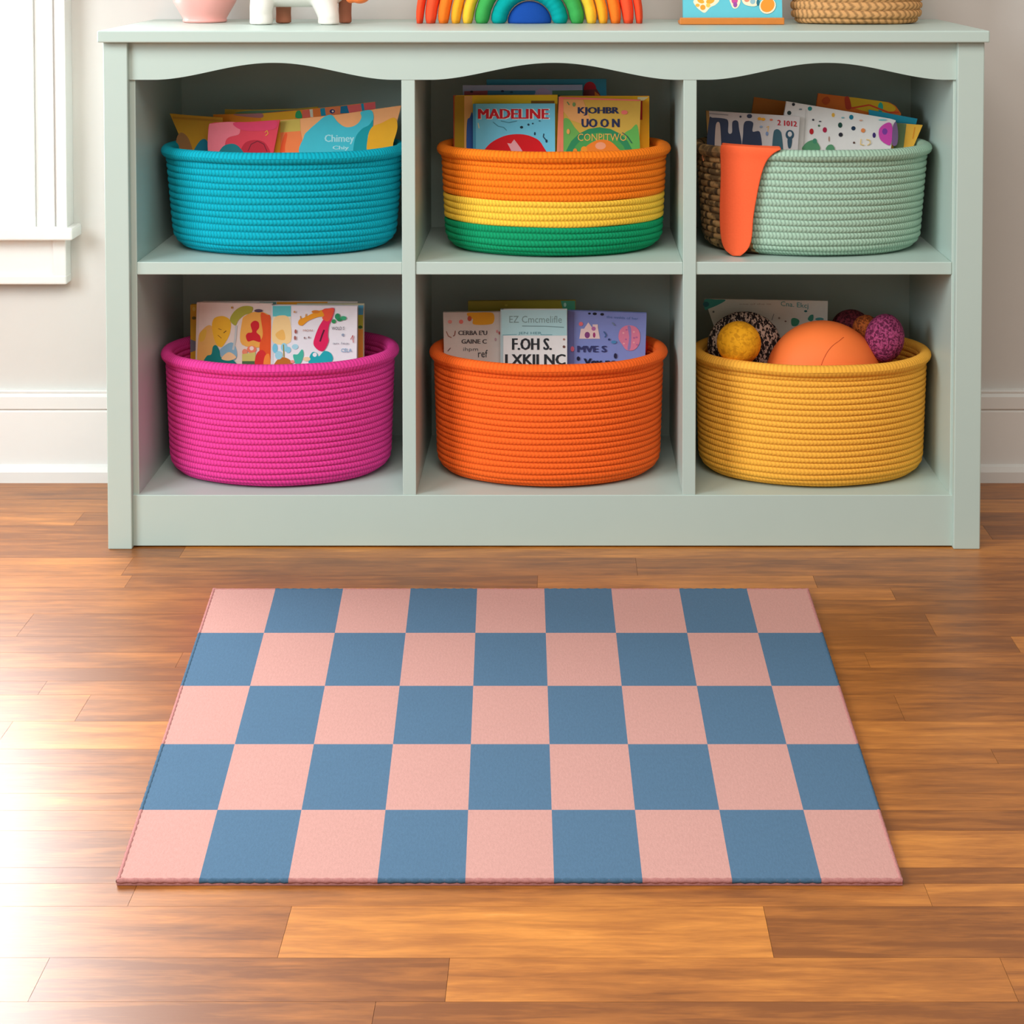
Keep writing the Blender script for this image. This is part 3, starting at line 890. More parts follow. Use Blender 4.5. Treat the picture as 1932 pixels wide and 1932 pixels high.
dots = [(1497, 197, 3, 3, (30, 34, 44)), (1489, 213, 4, 4, (40, 60, 60)), (1528, 205, 4, 4, (40, 140, 140)), (1572, 217, 3, 4, (236, 180, 70)), (1606, 221, 4, 4.5, (10, 120, 150)), (1585, 236, 4, 5, (20, 70, 60)),
        (1610, 242, 4, 4, (20, 50, 80)), (1556, 245, 4, 5, (180, 30, 70)), (1531, 248, 4, 5.5, (190, 30, 40)), (1586, 254, 4, 4, (40, 40, 50)), (1649, 255, 3, 5, (60, 40, 110)), (1534, 226, 2, 2, (60, 60, 70)),
        (1547, 229, 2.5, 1.2, (90, 90, 100)), (1545, 237, 2, 2, (60, 110, 80)), (1590, 222, 3, 1.5, (130, 180, 190)), (1624, 227, 3, 1.5, (220, 170, 150)), (1564, 262, 1.2, 5, (170, 130, 110)), (1611, 269, 2, 2, (90, 60, 50)),
        (1628, 246, 4, 4, (236, 140, 80)), (1510, 206, 3, 1.4, (130, 140, 150)), (1665, 226, 8, 1.6, (130, 200, 210))]
book(B3, 'large white picture book with scattered coloured specks, tilted in the sage basket', [(1484, 191), (1680, 224), (1690, 227)], (234, 228, 226),
     [('e', *dd[:4], dd[4]) for dd in dots] + [('b', [(1660, 262), (1658, 245), (1668, 234), (1680, 232), (1684, 250), (1680, 272), (1672, 272)], (210, 70, 170)), ('e', 1669, 248, 5, 6, (130, 60, 160)), ('b', [(1683, 272), (1684, 240), (1690, 230), (1694, 250), (1692, 272)], (120, 90, 130)),
      ('b', [(1514, 282), (1520, 270), (1532, 264), (1540, 266), (1546, 282)], (90, 150, 110)), ('e', 1537, 266, 4, 5, (70, 140, 110)), ('b', [(1558, 282), (1562, 274), (1570, 273), (1574, 282)], (90, 150, 110)),
      ('l', [(1624, 262), (1623, 272), (1630, 274)], 1.6, (240, 200, 120)), ('l', [(1634, 263), (1640, 264), (1642, 270), (1636, 274)], 1.6, (240, 200, 120)), ('l', [(1520, 206), (1516, 275)], 0.8, (200, 196, 196))], d=-0.005, th=0.008, k=0.05)
NV = (52, 64, 92)
book(B3, 'grey picture book with navy bottle shapes behind the coral cloth', [(1334, 209), (1509, 220)], (212, 204, 204),
     [('b', [(1338, 290), (1338, 226), (1345, 222), (1368, 224), (1374, 230), (1374, 250), (1381, 250), (1382, 230), (1391, 228), (1394, 240), (1396, 290)], NV), ('b', [(1349, 290), (1350, 240), (1355, 230), (1359, 240), (1360, 290)], (212, 190, 180)),
      ('b', [(1402, 290), (1402, 252), (1404, 232), (1412, 228), (1421, 232), (1420, 248), (1434, 250), (1435, 290)], NV), ('e', 1414, 219, 5, 4, NV), ('e', 1433, 224, 4, 3, (240, 170, 50)), ('e', 1440, 225, 4, 3, (240, 170, 50)), ('e', 1455, 226, 3, 2, (220, 120, 90)),
      ('t', '2 1012', 1467, 236, 36, 10, 0.01, 0.08, (190, 30, 50)), ('b', [(1458, 290), (1459, 252), (1464, 244), (1471, 246), (1475, 256), (1476, 290)], (60, 96, 110)), ('e', 1490, 254, 8, 9, (50, 80, 100)), ('e', 1490, 253, 4, 5, (212, 204, 204)),
      ('b', [(1486, 262), (1494, 262), (1492, 278), (1487, 278)], (50, 80, 100)), ('l', [(1446, 240), (1450, 238), (1448, 250)], 1.5, (240, 190, 120)), ('e', 1447, 252, 2.5, 4, (130, 150, 190)), ('e', 1397, 220, 2, 2, (60, 70, 90)), ('e', 1436, 239, 3, 2, (150, 170, 200)),
      ('l', [(1338, 214), (1374, 217)], 1.2, (140, 140, 150))], d=-0.018, th=0.008, k=0.05, spine=(170, 130, 70))

# --- pink basket
book(B4, 'yellow board book furthest towards the window in the pink basket', [(359, 575), (470, 574)], (232, 182, 44),
     [('p', [(359, 640), (372, 645), (372, 660), (359, 665)], (130, 130, 140)), ('e', 366, 600, 4, 3, (120, 110, 40)), ('e', 366, 583, 3, 4, (240, 210, 90))], d=0.032, th=0.010)
book(B4, 'white and orange book standing just behind the others in the pink basket', [(382, 569), (490, 569), (620, 569), (674, 570)], (230, 216, 206),
     [('p', [(522, 569.5), (618, 569.5), (618, 590), (522, 590)], (240, 160, 40)), ('p', [(490, 569.5), (521, 569.5), (521, 590), (490, 590)], (110, 150, 140))], d=0.02, th=0.008)
book(B4, 'multicoloured thin book peeping out beside the numeral seven book', [(560, 573), (687, 573)], (214, 206, 170),
     [('p', [(676, 576), (686, 576), (685, 594), (676, 594)], (90, 170, 200)), ('p', [(676, 594), (685, 594), (685, 620), (676, 620)], (190, 190, 60)), ('e', 680, 617, 4, 3, (60, 110, 50)), ('p', [(676, 621), (685, 621), (685, 690), (676, 690)], (236, 160, 60))], d=0.008, th=0.006)
book(B4, 'cream picture book with a yellow balloon face and caterpillar', [(373, 570.5), (513, 573)], (236, 216, 204),
     [('b', [(374, 700), (374, 640), (382, 622), (398, 614), (412, 640), (400, 700)], (236, 180, 100)), ('b', [(376, 640), (377, 630), (384, 622), (390, 624), (386, 640), (379, 645)], (234, 186, 70)),
      ('b', [(400, 617), (403, 602), (412, 597), (424, 597), (435, 606), (434, 628), (424, 648), (416, 655), (406, 645)], (244, 184, 44)), ('l', [(412, 620), (418, 622)], 1.4, (170, 110, 30)), ('l', [(422, 628), (427, 624)], 1.6, (120, 80, 30)), ('l', [(411, 632), (418, 638)], 1.2, (170, 110, 30)),
      ('b', [(434, 604), (440, 590), (452, 580), (466, 577), (477, 580), (474, 590), (462, 594), (450, 604), (444, 614)], (176, 172, 60)),
      ('b', [(414, 664), (424, 652), (438, 646), (446, 658), (446, 676), (430, 684)], (140, 180, 200)), ('l', [(446, 614), (444, 640), (440, 660)], 4, (200, 200, 196)),
      ('b', [(457, 650), (457, 606), (464, 595), (482, 588), (502, 591), (512, 604), (511, 650)], (246, 176, 80)), ('b', [(492, 592), (504, 594), (511, 604), (511, 690), (492, 690), (490, 650), (496, 630)], (236, 90, 40)),
      ('b', [(464, 634), (468, 628), (476, 626), (473, 612), (480, 605), (488, 608), (489, 618), (484, 626), (491, 634), (491, 645), (478, 642), (468, 644)], (214, 32, 46)),
      ('e', 475, 659, 9, 7, (244, 130, 100)), ('e', 475, 657, 4, 4, (250, 220, 210)), ('e', 462, 664, 5, 6, (240, 140, 110)), ('p', [(457, 668), (482, 664), (482, 690), (457, 690)], (214, 200, 110)), ('p', [(457, 681), (481, 681), (481, 690), (457, 690)], (80, 110, 70)),
      ('b', [(482, 690), (484, 668), (494, 660), (502, 668), (502, 690)], (222, 50, 50)), ('b', [(498, 690), (500, 672), (508, 668), (511, 690)], (250, 140, 60)),
      ('b', [(386, 690), (390, 672), (399, 668), (402, 654), (408, 651), (414, 660), (418, 674), (436, 676), (444, 690)], (16, 126, 122)), ('b', [(418, 676), (432, 664), (446, 674), (432, 680)], (244, 200, 150)), ('e', 488, 586, 8, 3, (90, 70, 90)), ('e', 438, 580, 2, 2, (190, 140, 60))], d=-0.008, th=0.010, spine=(222, 206, 196))
book(B4, 'white picture book with a big orange and pink numeral seven', [(514, 576), (674, 577.5)], (236, 232, 236),
     [('p', [(514.5, 577), (549, 577), (549, 597), (514.5, 597)], (96, 196, 200)), ('p', [(514.5, 597), (549, 597), (549, 645), (514.5, 645)], (236, 226, 200)), ('b', [(515, 645), (516, 604), (530, 595), (546, 602), (548, 645)], (250, 214, 150)), ('b', [(520, 630), (534, 622), (538, 640), (526, 640)], (246, 190, 100)),
      ('e', 519, 657, 5, 9, (120, 200, 226)), ('e', 536, 655, 6, 8, (150, 210, 230)), ('e', 544, 660, 5, 6, (140, 205, 228)), ('e', 557, 654, 6, 5, (170, 216, 230)), ('l', [(535, 650), (536, 678)], 2, (150, 140, 50)), ('b', [(518, 692), (524, 678), (536, 674), (548, 680), (550, 692)], (190, 110, 40)), ('e', 526, 670, 7, 8, (160, 214, 230)),
      ('b', [(553, 670), (562, 668), (570, 659), (573, 669), (568, 684), (560, 690)], (70, 184, 160)), ('b', [(585, 690), (584, 674), (590, 664), (598, 666), (602, 672), (612, 662), (624, 666), (628, 678), (616, 690)], (30, 170, 180)), ('e', 594, 669, 4, 4, (236, 232, 236)), ('e', 579, 677, 7, 4, (240, 210, 170)), ('e', 552, 682, 4, 3, (240, 150, 140)),
      ('b', [(563, 611), (565, 603), (576, 598), (592, 590), (606, 585), (614, 585), (614, 596), (600, 598), (582, 605), (570, 614)], (240, 160, 36)), ('e', 596, 588, 8, 3, (220, 130, 40)), ('l', [(568, 602), (567, 596)], 2, (220, 150, 50)), ('l', [(577, 598), (578, 592)], 2, (220, 150, 50)),
      ('b', [(610, 584), (620, 581.5), (631, 582), (627, 600), (621, 614), (619, 632), (620, 644), (612, 660), (602, 661), (592, 650), (594, 636), (602, 616), (612, 598)], (226, 34, 92)), ('b', [(608, 585), (620, 582), (630, 583), (626, 598), (618, 606), (608, 600), (612, 594)], (240, 90, 60)),
      ('l', [(612, 622), (608, 632), (604, 644)], 3, (90, 20, 50)), ('e', 637, 597, 5, 6, (40, 150, 100)), ('e', 648, 600, 6, 4, (60, 170, 120)), ('e', 630, 606, 4, 4, (50, 150, 90)), ('e', 641, 603, 5, 3, (40, 140, 90)),
      ('t', 'WOLD S', 626, 622, 24, 6, 0.0, (90, 90, 100)), ('t', 'CELA', 644, 664, 20, 7, 0.0, (90, 150, 190)), ('t', 'e', 645, 634, 5, 5, 0.0, (50, 110, 150)), ('t', 'an lea', 628, 649, 30, 4, 0.0, (150, 150, 160)), ('t', 'MON', 572, 625, 18, 4, 0.0, (190, 140, 120)), ('e', 558, 625, 2, 4, (170, 90, 80)), ('e', 557, 637, 2, 4, (170, 100, 90)),
      ('e', 575, 637, 1.5, 2, (150, 120, 120)), ('e', 583, 636, 1.5, 2, (150, 120, 120)), ('l', [(662, 640), (666, 632), (667, 646)], 1.6, (200, 110, 110)), ('e', 556, 588, 2, 2, (210, 160, 110))], d=-0.022, th=0.010, spine=(216, 214, 216))

# --- orange basket
book(B5, 'olive green book at the back of the solid orange basket', [(883, 568.5), (1086, 567)], (150, 136, 34), [('p', [(1058, 567.5), (1085, 567.5), (1085, 592), (1064, 592)], (70, 150, 116)), ('e', 1066, 575, 2.5, 4, (170, 210, 190)), ('e', 955, 576, 3, 2, (176, 160, 60))], d=0.03, th=0.010)
book(B5, 'cream book with a gold tab and small dark lettering in the orange basket', [(836, 589.5), (944, 588.5)], (224, 214, 206),
     [('b', [(884, 598), (882, 590.5), (900, 589.5), (925, 589.5), (932, 594), (932, 606), (924, 612), (894, 612), (892, 602)], (238, 172, 36)), ('e', 886, 601, 4, 5, (200, 90, 60)), ('e', 870, 607, 4, 4, (244, 130, 120)), ('e', 849, 607, 4, 3.5, (244, 160, 150)), ('l', [(842, 625), (846, 634), (852, 637)], 1.5, (170, 110, 90)), ('l', [(859, 624), (858, 632), (855, 634)], 1.8, (150, 90, 80)),
      ('t', "CERBA E'U", 865, 632, 54, 8.5, 0.012, (90, 84, 84)), ('t', 'GAINE C', 871, 648, 47, 8, 0.012, (90, 84, 84)), ('t', 'ihpm', 874, 664, 28, 9, 0.0, (110, 110, 110)), ('t', 'ref', 902, 674, 18, 14, 0.0, (50, 60, 64)), ('e', 938, 625, 2, 3, (220, 150, 150)), ('e', 935, 640, 2, 3, (200, 160, 170)), ('e', 942, 628, 1.5, 3, (190, 90, 90)), ('l', [(850, 656), (845, 662)], 1.4, (120, 90, 90))], d=0.004, th=0.010)
book(B5, 'white and pale aqua book with bold black lettering in the orange basket', [(946, 584), (1070, 584)], (238, 234, 232),
     [('p', [(946.5, 584.6), (1069.5, 584.6), (1069.5, 633), (946.5, 633)], (178, 216, 220)), ('t', 'EZ Cmcmelifle', 961, 609, 99, 13, -0.004, (124, 150, 150)), ('l', [(985, 615), (1030, 615.5), (1064, 617.5)], 1.4, (110, 140, 144)), ('l', [(948, 632), (975, 631)], 1.2, (120, 170, 180)), ('l', [(1020, 631.5), (1042, 631.5)], 1.2, (120, 170, 180)), ('t', 'JEN HER', 978, 632, 44, 6, 0.0, (90, 140, 150)),
      ('t', 'F.OH S.', 967, 660, 73, 22, 0.02, (44, 48, 52)), ('t', 'LXKII NC', 954, 688, 112, 20, 0.02, (44, 48, 52)), ('e', 1064, 640, 2, 2, (180, 130, 120)), ('e', 1064, 654, 2.5, 2.5, (120, 80, 70))], d=-0.012, th=0.010, spine=(180, 200, 204))
book(B5, 'periwinkle blue book with a small pink house and coral splotch', [(1071, 586), (1220, 591)], (134, 146, 208),
     [('p', [(1071.5, 586.5), (1083, 587), (1083, 700), (1071.5, 700)], (120, 128, 190)), ('e', 1112, 591.5, 2.5, 2, (30, 34, 50)), ('e', 1122, 592, 4, 2.5, (24, 28, 44)), ('e', 1136, 593, 3.5, 2.5, (24, 28, 44)), ('t', 'the mnlds of her', 1144, 600, 60, 5, 0.0, 0.06, (90, 120, 180)),
      ('p', [(1093, 639), (1096, 620), (1102, 620), (1110, 608), (1118, 619), (1118, 612), (1128, 612), (1128, 618), (1132, 639)], (246, 214, 210)), ('e', 1108, 632, 5, 6, (140, 70, 130)), ('e', 1121, 632, 2.5, 5, (170, 60, 120)), ('e', 1120, 620, 4, 4, (190, 110, 170)), ('e', 1096, 611, 4, 4, (240, 120, 130)),
      ('b', [(1167, 638), (1170, 622), (1182, 614), (1198, 616), (1207, 628), (1206, 648), (1196, 660), (1182, 660), (1174, 650)], (226, 130, 160)), ('b', [(1184, 616), (1190, 617), (1191, 636), (1189, 658), (1184, 658), (1187, 636)], (150, 130, 190)), ('e', 1176, 628, 2, 1.6, (244, 170, 180)), ('e', 1181, 640, 2, 1.6, (190, 110, 160)), ('e', 1177, 648, 2, 1.6, (244, 170, 180)), ('e', 1182, 622, 2, 1.6, (190, 110, 160)), ('e', 1196, 626, 2, 1.6, (244, 170, 180)), ('e', 1201, 636, 2, 1.6, (190, 110, 160)), ('e', 1196, 646, 2, 1.6, (244, 170, 180)), ('e', 1202, 650, 2, 1.6, (190, 110, 160)), ('e', 1196, 637, 2, 1.6, (190, 110, 160)),
      ('t', 'MVE S', 1090, 664, 54, 12, 0.02, (56, 60, 110)), ('e', 1080, 658, 3.5, 5, (236, 120, 150)), ('t', 'Vev ne', 1102, 688, 60, 12, 0.02, (30, 34, 60)), ('e', 1091, 676, 3, 4, (30, 34, 60)), ('e', 1161, 671, 3, 5, (40, 40, 70)), ('l', [(1139, 625), (1144, 632), (1141, 636)], 2, (60, 100, 150)), ('e', 1149, 640, 2, 2, (40, 60, 110)), ('e', 1158, 645, 5, 3, (80, 140, 190)), ('l', [(1155, 608), (1160, 614)], 2, (120, 140, 160))], d=0.003, th=0.010)

# --- yellow basket: card behind the balls
book(B6, 'pale grey card book with teal corner leaves behind the balls', [(1329, 564), (1562, 568)], (212, 214, 204),
     [('b', [(1330, 584), (1329.5, 565), (1350, 565), (1369, 566), (1355, 575), (1338, 582)], (50, 150, 140)), ('e', 1332, 574, 6, 5, (20, 100, 110)), ('t', 'Cna. Ekcj', 1473, 580, 52, 12, 0.0, 0.08, (60, 150, 150)), ('e', 1520, 587, 3, 2, (40, 110, 110)), ('b', [(1494, 614), (1493, 602), (1500, 600), (1508, 605), (1504, 614)], (60, 140, 110)),
      ('b', [(1524, 602), (1528, 595), (1534, 594), (1534, 603), (1529, 606)], (60, 140, 120)), ('e', 1546, 602, 8, 3, (80, 150, 150)), ('t', 'one of the lit', 1395, 575, 60, 3, 0.0, (170, 160, 150)), ('e', 1482, 606, 2, 1.5, (120, 100, 90)), ('e', 1470, 600, 2, 2, (140, 130, 120)), ('e', 1346, 588, 2, 2, (100, 110, 110)), ('l', [(1460, 592), (1456, 604)], 1.2, (120, 130, 130))], d=0.039, th=0.005, k=0.02, lift=0.116)


# ------------------------------------------------------------------ balls in the yellow basket
def ball_mat(c1, c2, scale, lo, hi, stretch=(1, 1, 1), bump=0.6, rough=0.85, wave=False):
    m = bpy.data.materials.new('ball_skin')
    nt, N, L, b = nodes_of(m)
    tc = N.new('ShaderNodeTexCoord'); mp = N.new('ShaderNodeMapping'); mp.inputs['Scale'].default_value = stretch
    L.new(tc.outputs['Object'], mp.inputs[0])
    nz = N.new('ShaderNodeTexNoise'); nz.inputs['Scale'].default_value = scale; nz.inputs['Detail'].default_value = 2; nz.inputs['Distortion'].default_value = 0.8
    L.new(mp.outputs[0], nz.inputs['Vector'])
    ra = N.new('ShaderNodeMapRange'); ra.inputs['From Min'].default_value = lo; ra.inputs['From Max'].default_value = hi
    L.new(nz.outputs['Fac'], ra.inputs['Value'])
    mx = N.new('ShaderNodeMix'); mx.data_type = 'RGBA'
    mx.inputs[6].default_value = (*lin(c1), 1); mx.inputs[7].default_value = (*lin(c2), 1)
    L.new(ra.outputs[0], mx.inputs[0]); L.new(mx.outputs[2], b.inputs['Base Color'])
    b.inputs['Roughness'].default_value = rough; b.inputs['Specular IOR Level'].default_value = 0.3
    bp = N.new('ShaderNodeBump'); bp.inputs['Strength'].default_value = bump; bp.inputs['Distance'].default_value = 0.002
    L.new(nz.outputs['Fac'], bp.inputs['Height']); L.new(bp.outputs['Normal'], b.inputs['Normal'])
    return m


def ball(name, label, px, py, rx, Y, m, rz=None, ry=None, tilt=0.0, sub=4, bumpy=0.0, group='balls in the yellow basket'):
    c = P(px, py, Y); s = (Y + DIST) / F
    rx = rx * s; rz = (rz or rx / s) * s; ry = ry or rx
    bm = bmesh.new()
    bmesh.ops.create_uvsphere(bm, u_segments=64, v_segments=40, radius=1)
    if bumpy:
        r_ = random.Random(3)
        for v in bm.verts:
            v.co *= 1 + bumpy * math.sin(v.co.x * 13 + v.co.z * 5) * math.sin(v.co.z * 15) * math.sin(v.co.y * 12 + 1)
    bmesh.ops.transform(bm, matrix=Matrix.Rotation(tilt, 4, 'Y') @ Matrix.Diagonal((rx, ry, rz, 1)), verts=bm.verts)
    o = obj(name, bm, m, None, True)
    o.location = c
    return tag(o, label, 'ball', group)


CY6 = B6['C'][1]
big = ball('rubber_ball', 'large plain orange ball in the yellow basket', 1553, 714, 110, CY6 - 0.030, mat((252, 124, 58), 0.6, 0.04, 30, 0.3, name='orange_rubber'), ry=0.070)
root = thing('rubber_ball', 'large plain orange ball in the yellow basket', 'ball', big.location, 'balls in the yellow basket')
c0 = big.location.copy()
for k in ('label', 'category', 'group'): del big[k]
big.name = 'shell'; big.data.name = 'shell'
big.parent = root; big.location = (0, 0, 0)
root.name = 'rubber_ball'
# moulded seam on the ball
sb = bmesh.new()
Rb = 110 * (CY6 - 0.030 + DIST) / F
qy = 0.070 / Rb
prev = None
spx = smooth_loop([(1546, 700), (1549, 690), (1554, 677), (1561, 664), (1570, 653), (1582, 644), (1590, 640)], 6)[:36]
for px, py in spx:
    rd = ray0(px, py); oc = CAM - c0
    r2 = Vector((rd.x, rd.y / qy, rd.z)); o2 = Vector((oc.x, oc.y / qy, oc.z))
    A_, B_, C_ = r2.dot(r2), o2.dot(r2), o2.dot(o2) - Rb * Rb
    dist = (-B_ - math.sqrt(max(0, B_ * B_ - A_ * C_))) / A_
    c = CAM + rd * dist
    d = Vector((c.x - c0.x, (c.y - c0.y) / qy ** 2, c.z - c0.z)).normalized()
    c = c + d * 0.0001
    t = Vector((0.4, 0, 1)).cross(d).normalized()
    rg = [sb.verts.new(c + t * 0.0006 * math.cos(q) + d * 0.0005 * math.sin(q)) for q in [2 * PI * j / 6 for j in range(6)]]
    if prev:
        for j in range(6): sb.faces.new((prev[j], prev[(j + 1) % 6], rg[(j + 1) % 6], rg[j]))
    prev = rg
obj('seam', sb, mat((206, 92, 40), 0.7, name='seam'), root, True)

ball('textured_ball', 'small golden yellow ribbed ball beside the big orange ball', 1394, 647, 42, CY6 - 0.056, ball_mat((206, 138, 10), (240, 168, 24), 130, 0.36, 0.52, (1, 1, 1), 0.6), rz=41, bumpy=0.006)
ball('spiky_ball', 'black and beige mottled ball behind the small golden ball', 1404, 650, 70, CY6 + 0.003, ball_mat((34, 26, 26), (196, 172, 156), 210, 0.50, 0.55, (1.3, 1.0, 0.7), 0.9), rz=63, ry=0.022, bumpy=0.012)
ball('knit_ball', 'plum purple egg-shaped knit ball at the end of the yellow basket', 1669, 638, 37, CY6 - 0.034, ball_mat((88, 20, 56), (166, 66, 112), 240, 0.42, 0.58, (1, 1, 1), 0.8), rz=46, tilt=0.12, bumpy=0.01)
ball('knit_ball', 'dark maroon ball at the back of the yellow basket', 1606, 620, 38, CY6 + 0.064, ball_mat((70, 18, 30), (136, 50, 62), 240, 0.42, 0.58, (1, 1, 1), 0.8), rz=36, bumpy=0.01)
ball('knit_ball', 'small rust ball half hidden between maroon and plum balls', 1634, 622, 26, CY6 + 0.014, ball_mat((120, 56, 20), (196, 100, 40), 240, 0.42, 0.58, (1, 1, 1), 0.8), rz=28, bumpy=0.01)
ball('rubber_ball', 'small red ball behind the periwinkle book in the orange basket', 1205, 652, 19, B5['C'][1] + 0.045, mat((220, 50, 30), 0.5, 0.05, 50, name='red_rubber'), group='small red ball in the orange basket')
# the speckled knit throw bunched under the balls
kb = bmesh.new()
nx, ny = 60, 40
C6 = B6['C']
rk = random.Random(5)
kg = []
fz = B6['floor'] + 0.002
for j in range(ny + 1):
    row = []
    rr_ = j / ny
    for i in range(nx):
        t = 2 * PI * i / nx
        x = rr_ * math.cos(t); y = rr_ * math.sin(t)
        a_, b2 = B6['a'] - 0.02, B6['b'] - 0.02
        hgt = 0.096 + 0.010 * math.sin(6 * x + 1) * math.cos(5 * y) + 0.006 * math.sin(13 * x + 7 * y)
        dip = math.exp(-((x * a_ - (c0.x - C6[0])) ** 2 + (y * b2 - (c0.y - C6[1])) ** 2) / 0.0085)
        z = hgt * (1 - max(0, rr_ - 0.86) ** 2 * 12) - dip * (hgt - max(0.012, c0.z - Rb - fz - 0.003)) * 1.0
        row.append(kb.verts.new((C6[0] + x * a_, C6[1] + y * b2, fz + max(0.004, z))))
    kg.append(row)
for j in range(ny):
    for i in range(nx):
        if j == 0:
            continue
        kb.faces.new((kg[j][i], kg[j][(i + 1) % nx], kg[j + 1][(i + 1) % nx], kg[j + 1][i]))
kb.faces.new(kg[1])
bot = [kb.verts.new((v.co.x, v.co.y, fz)) for v in kg[ny]]
for i in range(nx): kb.faces.new((kg[ny][i], kg[ny][(i + 1) % nx], bot[(i + 1) % nx], bot[i]))
kb.faces.new(bot[::-1])
bmesh.ops.delete(kb, geom=[v for v in kb.verts if not v.link_faces], context='VERTS')
tag(recentre(obj('knit_throw', kb, ball_mat((70, 52, 48), (170, 150, 142), 190, 0.45, 0.56, (1, 1, 1), 0.8), None, True)), 'grey-brown speckled knit throw bunched under the toy balls', 'throw')

# ------------------------------------------------------------------ coral cloth over the sage basket's rim
cb = bmesh.new()
zr = B3['C'][2] + B3['h'] + 0.0095
# rows: (px left, px right, py left, py right); from the rim down
rowsc = [(1360, 1474, 272, 281), (1358.5, 1458, 282, 290), (1359, 1447, 296, 302), (1360, 1440, 312, 318), (1360, 1434, 335, 340), (1359, 1429, 362, 366), (1358, 1424, 390, 393), (1358, 1420.5, 415, 417), (1359, 1420, 436, 438),
         (1361, 1418, 452, 453), (1364, 1415, 464, 464), (1369.5, 1409.5, 473, 473), (1378, 1402, 479, 479), (1384.5, 1396, 483, 483)]
nc = 22


def front_y(px, py, extra):
    y = 0.03
    for _ in range(8):
        x = P(px, py, y).x
        q = min(0.98, abs((x - B3['C'][0]) / (B3['ao'])))
        y = B3['C'][1] - B3['bo'] * math.sqrt(1 - q * q) - extra
    return y


gridc = []
# the part folded over the roll, into the basket
for (back, up, k_) in ((0.030, -0.034, 0), (0.026, -0.012, 0), (0.021, 0.0015, 0), (0.012, 0.0045, 0), (0.002, 0.001, 0)):
    row = []
    for i in range(nc + 1):
        f = i / nc
        px = rowsc[0][0] + 1 + (rowsc[0][1] - rowsc[0][0] - 1) * f; py = rowsc[0][2] + (rowsc[0][3] - rowsc[0][2]) * f
        y = front_y(px, py, 0.0125)
        p = P(px, py, y)
        row.append(cb.verts.new((p.x + (0.002 if f < 0.5 else 0), p.y + back, zr + up)))
    gridc.append(row)
for r_i, (l, r, pl, pr) in enumerate(rowsc):
    row = []
    ex = 0.0128 if r_i < 2 else 0.011 - 0.0005 * min(6, r_i)
    for i in range(nc + 1):
        f = i / nc
        px = l + (r - l) * f; py = pl + (pr - pl) * f
        row.append(cb.verts.new(P(px, py, front_y(px, py, ex + 0.002 * math.sin(PI * f)))))
    gridc.append(row)
for a, b_ in zip(gridc, gridc[1:]):
    for i in range(nc): cb.faces.new((a[i], a[i + 1], b_[i + 1], b_[i]))
CORAL = mat((255, 104, 60), 0.85, 0.06, 300, 0.2, 0.25, 'coral_felt')
ce = recentre(obj('felt_cloth', cb, CORAL, None, True))
so = ce.modifiers.new('thickness', 'SOLIDIFY'); so.thickness = 0.0025; so.offset = 0
sd = ce.modifiers.new('soft', 'SUBSURF'); sd.levels = 1; sd.render_levels = 2
tag(ce, 'coral orange felt cloth draped over the rim of the sage basket', 'cloth')
# stitch on the wicker
for v in list(stb.verts): pass
stb.free()
stb = bmesh.new()
for i in range(8):
    px, py = 1326.5 + 0.8 * math.sin(i), 279 + i * 3.2
    y = front_y(px, py, 0.0045)
    bmesh.ops.create_icosphere(stb, subdivisions=2, radius=1, matrix=Matrix.Translation(P(px, py, y)) @ Matrix.Diagonal((0.0014, 0.0014, 0.0024, 1)))
so_ = obj('stitch', stb, mat((236, 150, 100), 0.8, name='thread'), B3['root'], True)
so_['label'] = 'orange thread stitch'

# ------------------------------------------------------------------ on the cabinet top
ZT = ztop1 + 0.0004


def top_y(py):                                          # depth of a point of the cabinet top seen at this pixel row
    return FL(1060, py, ZT).y


# pink pot
yb = top_y(43.6)
rb0 = (428 - 345) / 2 * (yb + DIST + 0.03) / F
cyp = yb + rb0
cxp = P(386.5, 43, cyp).x
s_ = (cyp + DIST) / F
r0 = 59 * s_
prof = [(0, 0), (rb0 * 0.94, 0), (rb0, 0.002), (rb0 * 0.985, 0.0045), (rb0 * 0.97, 0.0055), (rb0 * 1.1, 0.014), (r0 * 0.985, 0.0325), (r0 * 0.99, 0.0335), (r0 * 1.0, 0.0345), (r0 * 1.02, 0.045), (r0 * 1.01, 0.075), (r0 * 1.04, 0.078), (r0 * 1.04, 0.086), (r0 * 0.97, 0.086), (r0 * 0.95, 0.04), (rb0, 0.012), (0, 0.010)]
cyp = min(cyp, YW - r0 * 1.05 - 0.002)
cxp = P(386.5, 20, cyp).x
pot = obj('ceramic_pot', lathe(prof, 96), mat((240, 168, 160), 0.35, 0.02, 40, 0.5, name='pink_glaze'), None, True)
pot.location = (cxp, cyp, ZT)
tag(pot, 'pink ceramic pot standing at the window end of the cabinet', 'pot')

# white animal figurine with brown far legs and an orange muzzle
yf = top_y(47.0) + 0.016
ax = lambda px, py=30, Y=yf: P(px, py, Y)
s_ = (yf + DIST) / F
WHITE = mat((240, 232, 224), 0.35, 0.02, 40, 0.5, name='white_glaze')
CLAY = mat((176, 110, 84), 0.7, 0.08, 60, 0.3, name='bare_clay')
fig = thing('animal_figurine', 'white ceramic animal figurine with orange muzzle standing next to the pink pot', 'figurine', (P(570, 45, yf).x, yf + 0.02, ZT))
w = bmesh.new()


def limb(bm, p0, p1, r0_, r1_, n_=9):
    for i in range(n_ + 1):
        f = i / n_
        bmesh.ops.create_icosphere(bm, subdivisions=3, radius=r0_ + (r1_ - r0_) * f, matrix=Matrix.Translation(Vector(p0).lerp(Vector(p1), f)))


